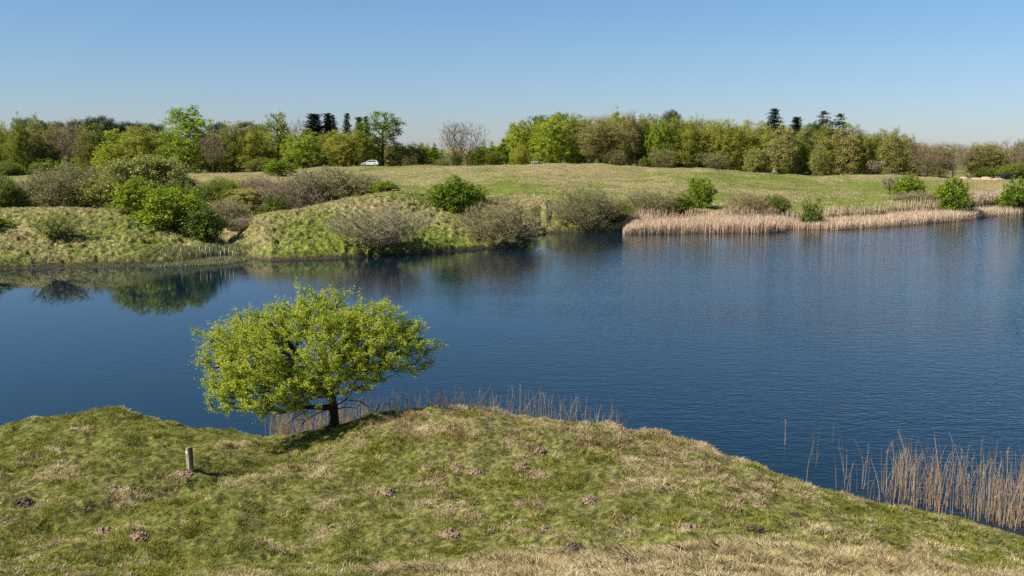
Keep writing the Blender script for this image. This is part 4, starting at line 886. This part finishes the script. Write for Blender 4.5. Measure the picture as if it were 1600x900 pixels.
def near_h(x, y, dry):
    c = clumpn(x, y); h = .028 + .10 * sstep(.42, .72, c) + .03 * dry * sstep(.4, .7, c)
    longg = (1 - sstep(15.4, 16.7, y + (fbm(x / 2.5, y / 2.5, 66, 3) - .5) * 2.6)) * sstep(-3.2, .5, x)
    return h + longg * .05
def near_dry(st, r, x, y):
    c = fbm(x / .55, y / .55, 205, 4, .7); return (r < sstep(.12, .92, st + (c - .5) * 2.6)).astype(float)
blades("grass", "short green and straw turf covering the near bank", 105000, rng_(300), near_y, .62, near_h, .0085, 12, .045, near_dry)
# longer dry grass in the foreground strip
rg = rng_(301); n = 34000; yy = rg.uniform(12.3, 17.2, n); xx = rg.uniform(-.2, .62, n) * yy
ok = (yy + (fbm(xx / 2.5, yy / 2.5, 66, 3) - .5) * 2.6 + (fbm(xx / .6, yy / .6, 67, 2) - .5) * 3.0 < 16.2) & (xx > -1.2 + (fbm(xx, yy, 3) - .5) * 4) & (fbm(xx / .55, yy / .55, 77, 2) > .47)
blades("long_grass", "long matted straw-coloured grass along the bottom right of the photo", 0, rg, None, 0, lambda x, y, d: .05 + .36 * np.clip(fbm(x / .55, y / .55, 77, 2) - .42, 0, 1) + .06 * fbm(x / .2, y / .2, 9, 2), .0045, 20, .07, lambda st, r, x, y: (r < .84).astype(float), 1.6, (xx[ok], yy[ok]))
# matted hay-like tufts on the slope
rg = rng_(305); n = 520; yy = near_y(rg.random(n)); xx = rg.uniform(-.6, .6, n) * yy; ok = (rg.random(n) < sstep(.2, .75, gsample(straw, xx, yy))) & (yy > 16)
blades("straw_tufts", "matted hay-coloured grass tufts dotted over the near slope", 0, rg, None, 0, lambda x, y, d: .10 + .08 * rng_(2).random(len(x)), .0065, 190, .13, lambda st, r, x, y: 1.0 + 0 * r, 1.7, (xx[ok], yy[ok]), dome=.09)
# coarse tussocks on the far banks
def far_y(u): return 73 + 52 * u ** 1.3
blades("tussock_grass", "coarse tussock grass on the slopes of the far banks", 52000, rng_(302), far_y, .66, lambda x, y, d: .14 + .16 * d * rng_(1).random(len(x)), .035, 7, .16, lambda st, r, x, y: (r < sstep(.3, .95, st + (fbm(x / .8, y / .8, 215, 3) - .5) * 2.2)).astype(float), 1.1, zmin=.34)
rg = rng_(303); n = 22000; yy = 125 + 118 * rg.random(n); xx = rg.uniform(-.62, .62, n) * yy
blades("meadow_grass", "thin dry grass on the meadow below the woods", 0, rg, None, 0, lambda x, y, d: .12 + .14 * d, .05, 5, .4, lambda st, r, x, y: (r < sstep(.1, .8, st)).astype(float), 1.2, (xx, yy))

# ------------------------------------------------------------------ reeds
def reed_geo(rg, h, head=True, bend=.12, w=.012, leafs=1, segs=6):
    "one dry reed stalk; returns stalk part and plume part"
    a = rg.uniform(0, 6.28); b = abs(rg.normal()) * bend + .02; z = np.linspace(0, 1, segs + 1)
    kink = rg.uniform(.5, .9); kd = rg.normal() * .05 * (z > kink) * (z - kink) * 6
    P = np.stack([math.cos(a) * b * z ** 2 * h + kd * h, math.sin(a) * b * z ** 2 * h, z * h], 1); r = np.linspace(w, w * .35, segs + 1) / 2
    st = [tubes(P[:-1], P[1:], r[:-1], r[1:], 4)]
    for _ in range(leafs):
        i = rg.integers(1, segs); q = P[i]; an = rg.uniform(0, 6.28); L = rg.uniform(.12, .3); d = np.array([math.cos(an) * .6, math.sin(an) * .6, rg.uniform(-.3, .8)]) * L
        st.append(tubes(np.array([q, q + d * .5]), np.array([q + d * .5, q + d + [0, 0, -.06]]), np.array([.004, .0035]), np.array([.0035, .001]), 3))
    ps = [(v, f, np.full(len(v), rg.random())) for v, f in st]; out = [merge(ps)]
    if head:
        n = 9; tp = P[-1]; sd = rg.uniform(0, 6.28); B = tp + np.stack([0 * z[:1].repeat(n), 0 * z[:1].repeat(n), -rg.uniform(0, .13, n)], 1)
        D = np.stack([np.cos(sd) * rg.uniform(.2, .7, n), np.sin(sd) * rg.uniform(.2, .7, n), rg.uniform(.2, .9, n)], 1) * .10
        v, f = tubes(B, B + D * .8, np.full(n, .005), np.full(n, .0015), 3); out.append((v, f, np.full(len(v), rg.random())))
    return out
def reed_proto(seed, h, head):
    rg = rng_(seed); g_ = reed_geo(rg, h, head); me = mesh_np("reed", g_[0][0], g_[0][1], M['reed'], dict(rnd=g_[0][2]))
    if head:
        m2 = mesh_np("plume", g_[1][0], g_[1][1], M['reed_head'], dict(rnd=g_[1][2])); return me, m2
    return me, None
RP = [reed_proto(400 + i, 1.0, i % 5 == 0) for i in range(14)]
def place_reed(i, x, y, h, label, group, tilt=(0, 0), zb=None):
    t = thing("reed", label, "reed", (x, y, (-.12 if zb is None else zb)), (i * 1.7) % 6.28, group); t.scale = (1.25, 1.25, h); t.rotation_euler = (tilt[0], tilt[1], (i * 1.7) % 6.28)
    for nm, me in (("stalk", RP[i % 14][0]), ("plume", RP[i % 14][1])):
        if me: o = bpy.data.objects.new(nm, me); C.objects.link(o); o.parent = t
def bank_y(px):   # waterline of the near bank
    t = (px - 800) / FPX / .97; ys = np.arange(15, 34, .05); z = gsample(ZB, t * ys, ys)
    k = np.where(z > .05)[0]; return ys[k[-1]] if len(k) else 22.0
rg = rng_(410)
def reed_xy(px, dy):
    y = bank_y(px) + dy; return (px - 800) / FPX / .96 * y, y
# stray stems standing off the stand
for i, (px0, pt, pbm, lab) in enumerate([(1228, 662, 695, "single thin reed standing alone farthest left in the open water by the near bank"), (1263, 684, 752, "bent reed stem with a side shoot at the near shore, left of the main stand"),
     (1271, 664, 712, "reed stem just right of the bent one with the side shoot"), (1279, 643, 730, "tallest of the stray reed stems left of the main stand"), (1303, 660, 690, "short stray reed stem out in the water at the left tip of the main stand")]):
    Y = float(depth_at(pbm)); t_, zt = unproj(px0, pt, Y); place_reed(i, float(t_) * Y, Y, float(zt) + .12, lab, "stray reeds beside the near stand", (0.03, 0.02 * (i - 2)))
cnt = 0
GR = "reeds of the stand off the near bank"; LR = "dry tan reed stem in the stand off the near bank at lower right"
dens = lambda p: .18 + .82 * sstep(1310, 1420, p)
stuff = []
def rxy_list(n, p0, p1, densf, d0, d1):
    out = []
    while len(out) < n:
        p = rg.uniform(p0, p1)
        c = .35 + 1.3 * max(0, vnoise(np.array([p / 9.0]), np.array([3.3]), 5)[0] - .3)
        if rg.random() > densf(p) * c: continue
        out.append((p, rg.uniform(d0, d1) if rg.random() < .5 else rg.uniform(d0, d0 + (d1 - d0) * .35)))
    return out
for i, (p, dy) in enumerate(rxy_list(165, 1306, 1615, dens, .2, 2.9)):
    x, y = reed_xy(p, dy); place_reed(i, x, y, rg.uniform(.85, 1.6), LR, GR, (rg.normal() * .05, rg.normal() * .06 + .02))
stuff += [(*reed_xy(p, dy), rg.uniform(.7, 1.55)) for p, dy in rxy_list(210, 1330, 1660, lambda p: sstep(1330, 1480, p), .2, 3.2)]
LB = "dry reed stem rising from the water behind the crest of the near mound"; GB = "reeds behind the crest of the near mound"
def backd(p): return float(np.interp(p, [385, 430, 450, 540, 560, 700, 780, 860, 940, 975], [.1, .25, 1, 1, .6, .75, .35, .5, .4, .15]))
for i, (p, dy) in enumerate(rxy_list(130, 388, 975, backd, .5, 1.7)):
    x, y = reed_xy(p, dy); top = float(np.interp(p, [388, 440, 540, 600, 700, 860, 975], [662, 640, 632, 610, 604, 612, 634])); _, zt = unproj(p, top + rg.uniform(-10, 22), y)
    place_reed(i, x, y, max(.8, float(zt) + .12), LB, GB, (rg.normal() * .04, rg.normal() * .05))
for p, dy in rxy_list(950, 425, 975, lambda p: float(np.interp(p, [425, 450, 550, 600, 740, 790, 975], [.3, 1, 1, .55, .5, .25, .12])), .4, 2.2):
    x, y = reed_xy(p, dy); _, zt = unproj(p, float(np.interp(p, [430, 540, 600, 700, 860, 975], [645, 634, 616, 606, 616, 640])) + rg.uniform(-4, 34), y); stuff.append((x, y, max(.6, float(zt) + .12)))
parts = []
for x, y, h in stuff:
    v, f, r_ = reed_geo(rg, h, False, bend=.08, w=.014, leafs=0)[0]; sh = rg.normal(size=2) * .05
    v = v.copy(); v[:, 0] += x + v[:, 2] * sh[0]; v[:, 1] += y + v[:, 2] * sh[1]; v[:, 2] -= .12; f = f[0] if isinstance(f, list) else f
    parts.append((v, f, r_))
V, F_, R_ = merge(parts); o = link("reeds", mesh_np("reeds", V, F_, M['reed'], dict(rnd=R_)), kind="stuff"); o['label'] = "finer dry reeds filling the stands off the near bank"; o['category'] = "reeds"
# the wide pale reed bed along the far right shore
def bed(name, label, n, px0, px1, frontf, backf, hfun, mat, wid, seed, kinds="reeds", lean=.06):
    rg = rng_(seed); p = rg.uniform(px0, px1, n); Yf = depth_at(frontf(p)); Yb = backf(p); y = Yf + (Yb - Yf) * rg.random(n) ** 1.2; y = np.maximum(y, Yf)
    x = (p - 800) / FPX * y; zb = np.maximum(gz(x, y), -.1) - .05; h = hfun(p) * rg.uniform(.68, 1.12, n) * (.80 + .4 * fbm(x / 1.6, y / 1.6, 7, 2))
    D = np.stack([rg.normal(size=n) * lean, rg.normal(size=n) * lean, np.ones(n)], 1); B = np.stack([x, y, zb], 1); an = rg.uniform(0, 3.14, n); s = np.stack([np.cos(an), np.sin(an), 0 * an], 1) * (wid * rg.uniform(.5, 1.2, n))[:, None] * .5
    m_ = B + D * (h * .72)[:, None]; tpp = B + D * h[:, None] + np.stack([.05 * h, 0 * h, 0 * h], 1)
    V = np.stack([B - s, B + s, m_ + s, tpp, m_ - s], 1).reshape(-1, 3); F_ = np.arange(5 * n).reshape(n, 5)
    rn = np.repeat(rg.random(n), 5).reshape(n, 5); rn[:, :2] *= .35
    o = link(name, mesh_np(name, V, F_, M[mat], dict(rnd=rn.ravel())), kind="stuff"); o['label'] = label; o['category'] = kinds
ip = lambda pts: (lambda p: np.interp(p, [a[0] for a in pts], [a[1] for a in pts]))
shore = lambda p: np.interp((p - 800) / FPX, T, shY)
bed("reed_bed", "wide pale dry reed bed along the far right shore", 44000, 974, 1660, ip([(974, 366), (1100, 364), (1200, 363.5), (1226, 362.5), (1234, 358), (1310, 359.5), (1400, 354), (1500, 345.5), (1530, 341), (1600, 334), (1660, 330)]),
    lambda p: shore(p) + 1.0 + 4 * sstep(1500, 1560, p), ip([(974, .7), (990, 1.4), (1215, 1.5), (1240, 1.05), (1330, 1.1), (1450, 1.3), (1600, 1.2)]), 'reed_far', .036, 501)
bed("marsh_rushes", "grey-green marsh rushes and sedge at the mouth of the hollow on the left shore", 6500, 225, 392, ip([(225, 418), (300, 416), (350, 414), (392, 405)]), lambda p: shore(p) + 2.2, ip([(225, .2), (270, .4), (340, .45), (392, .25)]), 'rush', .035, 502, "rushes", .25)
bed("shore_sedge", "thin fringe of green sedge along the left shore", 3000, -60, 240, ip([(-60, 424), (0, 422), (240, 417)]), lambda p: shore(p) + .7, ip([(-60, .2), (240, .22)]), 'rush', .035, 503, "sedge", .25)
# straw fringe of long grass at the wood edge right
# cattails
M['cat'] = noise_mat("cattail fluff", [(.3, (.28, .21, .13)), (.7, (.55, .46, .34))], 20, 1.0)
def cat_stalk(bm):
    bmesh.ops.create_cone(bm, cap_ends=True, segments=6, radius1=.022, radius2=.014, depth=1.0); bmesh.ops.translate(bm, verts=bm.verts, vec=(0, 0, .5))
def cat_head(bm):
    bmesh.ops.create_uvsphere(bm, u_segments=10, v_segments=8, radius=1.0); bmesh.ops.scale(bm, verts=bm.verts, vec=(.055, .055, .15)); bmesh.ops.translate(bm, verts=bm.verts, vec=(0, 0, 1.0))
cs = bm_obj("stalk", cat_stalk, M['reed_far']); ch = bm_obj("seed_head", cat_head, M['cat'], smooth=True)
csm, chm = cs.data, ch.data; bpy.data.objects.remove(cs); bpy.data.objects.remove(ch)
for i, (px0, pt, lab) in enumerate([(283, 389, "cattail farthest left, before the dark shade under the big hawthorn"), (312, 388, "tall cattail left one of three close together on the left shore"), (322, 388, "cattail middle one of three close together on the left shore"), (328, 389, "cattail right one of three close together on the left shore"),
      (345, 395, "short cattail in the middle of the marshy hollow mouth"), (351, 392, "cattail just right of the short one at the hollow mouth"), (358, 391, "cattail second from the right at the hollow mouth"), (364, 395, "cattail farthest right at the hollow mouth")]):
    Y = 78.5; t_, zt = unproj(px0, pt, Y); x = float(t_) * Y; zb = float(gz(x, Y)) ; th = thing("cattail", lab, "cattail", (x, Y, zb - .05), 0, "cattails at the left shore"); th.scale = (1, 1, max(.8, float(zt) - zb))
    for nm, me in (("stalk", csm), ("seed_head", chm)): o = bpy.data.objects.new(nm, me); C.objects.link(o); o.parent = th

# ------------------------------------------------------------------ cars
M['white_paint'] = plain_mat("white car paint", (.78, .79, .80), .25); M['dark_paint'] = plain_mat("black car paint", (.014, .015, .017), .25); M['glass'] = plain_mat("dark car glass", (.012, .014, .016), .08)
M['tyre'] = plain_mat("tyre rubber", (.02, .02, .02), .85); M['rim'] = plain_mat("alloy rim", (.45, .46, .47), .35); M['lamp'] = plain_mat("headlamp", (.75, .76, .74), .15); M['tail'] = plain_mat("tail lamp", (.35, .02, .02), .25); M['trim'] = plain_mat("grey car trim", (.10, .10, .11), .6)
def car(label, px0, Y, rz, paint, group=None):
    t_ = (px0 - 800) / FPX / 1.01; x = t_ * Y; z = float(gz(x, Y)); c = thing("parked_car", label, "car", (x, Y, z + .02), rz); c.scale = (.94, .94, .94)
    body = [(-2.25, .35), (-2.28, .62), (-2.12, .80), (-1.55, .93), (-1.05, .99), (1.75, 1.02), (2.16, 1.0), (2.22, .75), (2.2, .38), (1.75, .28), (-1.9, .28)]
    bm_obj("body", lambda bm: add_poly(bm, body, -.88, .88), M[paint], c, bevel=.06, smooth=False)
    def cab(bm):
        lo = [(-1.10, .98), (1.98, 1.0)]; hi = [(-.28, 1.50), (.3, 1.56), (1.35, 1.54), (1.72, 1.44)]
        A = [(-1.10, .985), (-.28, 1.50), (.3, 1.56), (1.35, 1.54), (1.72, 1.44), (2.02, 1.0)]
        a = [bm.verts.new((x_, -.80 + (z_ - .98) * .28, z_)) for x_, z_ in A]; b = [bm.verts.new((x_, .80 - (z_ - .98) * .28, z_)) for x_, z_ in A]
        bm.faces.new(a); bm.faces.new(b[::-1])
        for i in range(len(A)): bm.faces.new([a[i], b[i], b[(i + 1) % len(A)], a[(i + 1) % len(A)]])
    bm_obj("roof", cab, M[paint], c, bevel=.03)
    for s in (-1, 1):
        def win(bm, s=s):
            for A in ([(-.80, 1.06), (-.26, 1.42), (.42, 1.47), (.42, 1.06)], [(.48, 1.06), (.48, 1.47), (1.22, 1.45), (1.66, 1.36), (1.72, 1.10)]):
                v = [bm.verts.new((x_, s * (.80 - (z_ - .98) * .28 + .008), z_)) for x_, z_ in A]; bm.faces.new(v)
        bm_obj("side_window", win, M['glass'], c)
    def scr(bm):
        v = [bm.verts.new(p) for p in [(-1.05, -.70, 1.03), (-.36, -.60, 1.462), (-.36, .60, 1.462), (-1.05, .70, 1.03)]]
        for q in v: q.co.x -= .012; q.co.z += .012
        bm.faces.new(v)
    bm_obj("windscreen", scr, M['glass'], c)
    for s in (-1, 1):
        for wx_ in (-1.42, 1.38):
            def tyre(bm): bmesh.ops.create_cone(bm, cap_ends=True, segments=24, radius1=.34, radius2=.34, depth=.22, matrix=__import__('mathutils').Matrix.Rotation(math.pi / 2, 4, 'X'))
            wh = bm_obj("wheel", tyre, M['tyre'], c, (wx_, s * .80, .34), bevel=.02)
            bm_obj("rim", lambda bm: add_poly(bm, disc_pts(.21, 16), -.01, .01), M['rim'], wh, (0, s * .115, 0))
        bm_obj("headlight", lambda bm: add_box(bm, -.03, .22, -.16, .16, -.06, .06), M['lamp'], c, (-2.20, s * .66, .74), bevel=.01)
        bm_obj("tail_light", lambda bm: add_box(bm, -.04, .03, -.12, .12, -.12, .12), M['tail'], c, (2.20, s * .72, .86), bevel=.01)
        bm_obj("mirror", lambda bm: add_box(bm, -.08, .06, -.10, .10, -.06, .06), M[paint], c, (-.72, s * .92, 1.05), bevel=.02)
    bm_obj("bumper", lambda bm: add_box(bm, -.05, .05, -.8, .8, -.1, .1), M['trim'], c, (-2.26, 0, .42), bevel=.02)
    return c
car("white estate car on the hill crest in front of the wood, nose to the left", 578, 246, 0, 'white_paint')
car("dark car half hidden by the hedge near the right edge, under the bare trees", 1576, 226, .15, 'dark_paint')

# warning sign by the right wood
sx, sy_, _ = 0, 234, 0; tt = (1210 - 800) / FPX / 1.01; sx = tt * sy_; sz = float(gz(sx, sy_))
M['red'] = plain_mat("sign red", (.62, .03, .03), .4); M['board'] = plain_mat("sign white", (.80, .80, .80), .4); M['steel'] = plain_mat("galvanised post", (.35, .36, .37), .4)
sg = thing("warning_sign", "red and white triangular warning sign over a white plate beside the right wood", "sign", (sx, sy_, sz))
bm_obj("post", lambda bm: add_box(bm, -.03, .03, -.03, .03, 0, 1.75), M['steel'], sg)
bm_obj("plate", lambda bm: add_box(bm, -.27, .27, -.05, -.035, .35, 1.0), M['board'], sg)
tr_ = bm_obj("triangle", lambda bm: add_poly(bm, [(-.36, 1.04), (.36, 1.04), (0, 1.70)], -.05, -.035), M['red'], sg)
bm_obj("triangle_face", lambda bm: add_poly(bm, [(-.20, 1.12), (.20, 1.12), (0, 1.48)], -.062, -.052), M['board'], tr_)
# pale bench
bx_ = (835.5 - 800) / FPX / 1.01 * 236.5; bz_ = float(gz(bx_, 236.5)); M['pale_wood'] = noise_mat("bleached bench wood", [(.3, (.40, .40, .38)), (.7, (.62, .62, .60))], 8, .8)
bn = thing("bench", "pale weathered bench on the hill crest at the left foot of the right wood", "bench", (bx_, 236.5, bz_), .15)
bm_obj("seat", lambda bm: [add_box(bm, -.8, .8, y0, y0 + .12, .42, .46) for y0 in (-.2, -.05, .10)], M['pale_wood'], bn)
bm_obj("backrest", lambda bm: [add_box(bm, -.8, .8, .26, .30, z0, z0 + .12) for z0 in (.55, .72)], M['pale_wood'], bn)
for lx in (-.7, .7):
    for ly in (-.15, .25): bm_obj("leg", lambda bm: add_box(bm, lx - .04, lx + .04, ly - .04, ly + .04, 0, .42 if ly < 0 else .85), M['pale_wood'], bn)
# orange marker
ox = (953 - 800) / FPX / 1.01 * 235; oz = float(gz(ox, 235)); om = thing("marker_disc", "small round orange marker on a short stake before the dark trunks of the right wood", "marker", (ox, 235, oz))
bm_obj("stake", lambda bm: add_box(bm, -.03, .03, -.03, .03, 0, .55), M['post'], om)
bm_obj("disc", lambda bm: add_poly(bm, disc_pts(.16, 20, 0, .68), -.06, -.03), M['w_orange'], om)
# little stake in the field left
kx = (345 - 800) / FPX / 1.01 * 236; kz = float(gz(kx, 236)); bm_obj("fence_post", lambda bm: add_box(bm, -.06, .06, -.06, .06, -.1, .9), M['post'], bevel=.01, label="short dark post on the field edge right of the slender bare tree", category="post").location = (kx, 236, kz)
# far mast
ms = thing("radio_mast", "thin pale mast far away above the trees right of the right wood", "mast", ((1424.5 - 800) / FPX / 1.01 * 1400, 1400, 2.0))
bm_obj("tower", lambda bm: (bmesh.ops.create_cone(bm, cap_ends=True, segments=12, radius1=.9, radius2=.45, depth=16), bmesh.ops.translate(bm, verts=bm.verts, vec=(0, 0, 8))), M['board'], ms)
bm_obj("antenna", lambda bm: (bmesh.ops.create_cone(bm, cap_ends=True, segments=8, radius1=.3, radius2=.2, depth=3), bmesh.ops.translate(bm, verts=bm.verts, vec=(0, 0, 17.5))), M['red'], ms)
# sandy heaps
M['sand'] = noise_mat("pale sand", [(.3, (.28, .19, .11)), (.7, (.52, .38, .25))], 4, 1.0, .05)
def heap_mesh():
    n = 26; g_ = np.linspace(-1, 1, n); X, Y_ = np.meshgrid(g_, g_); r = np.hypot(X, Y_); Z = np.clip(1 - r, -.05, 1) ** 1 * .9 * (1 + (fbm(X * 2.5, Y_ * 2.5, 4, 3) - .5)) - .04
    i = np.arange(n * n).reshape(n, n); return mesh_np("heap", np.stack([X, Y_, Z], -1).reshape(-1, 3), np.stack([i[:-1, :-1], i[:-1, 1:], i[1:, 1:], i[1:, :-1]], -1).reshape(-1, 4), M['sand'], smooth=True)
np.seterr(all='ignore'); hm_ = heap_mesh() if False else None
def heap2():
    n = 26; g_ = np.linspace(-1, 1, n); X, Y_ = np.meshgrid(g_, g_); r = np.hypot(X, Y_); Z = np.clip(1 - r, 0, 1) * .9 * (1 + (fbm(X * 2.5 + 9, Y_ * 2.5 + 9, 4, 3) - .5)) - .06
    i = np.arange(n * n).reshape(n, n); return mesh_np("heap", np.stack([X, Y_, Z], -1).reshape(-1, 3), np.stack([i[:-1, :-1], i[:-1, 1:], i[1:, 1:], i[1:, :-1]], -1).reshape(-1, 4), M['sand'], smooth=True)
hm_ = heap2()
for px0, s, hh, lab in [(1509, 1.0, .8, "leftmost pale sand heap under the trees near the right edge"), (1529, 1.5, .8, "long low sand heap left of the largest one near the right edge"), (1544, 1.6, 1.1, "largest orange-tinted sand heap below the green tree near the right edge"), (1562, 1.8, .6, "flat sand heap beside the dark car near the right edge")]:
    Y = 222; x = (px0 - 800) / FPX / 1.01 * Y; o = link("sand_heap", hm_); o.location = (x, Y, float(gz(x, Y))); o.scale = (s * 1.2, s, hh); o['label'] = lab; o['category'] = "sand heap"; o['group'] = "sand heaps near the right edge"
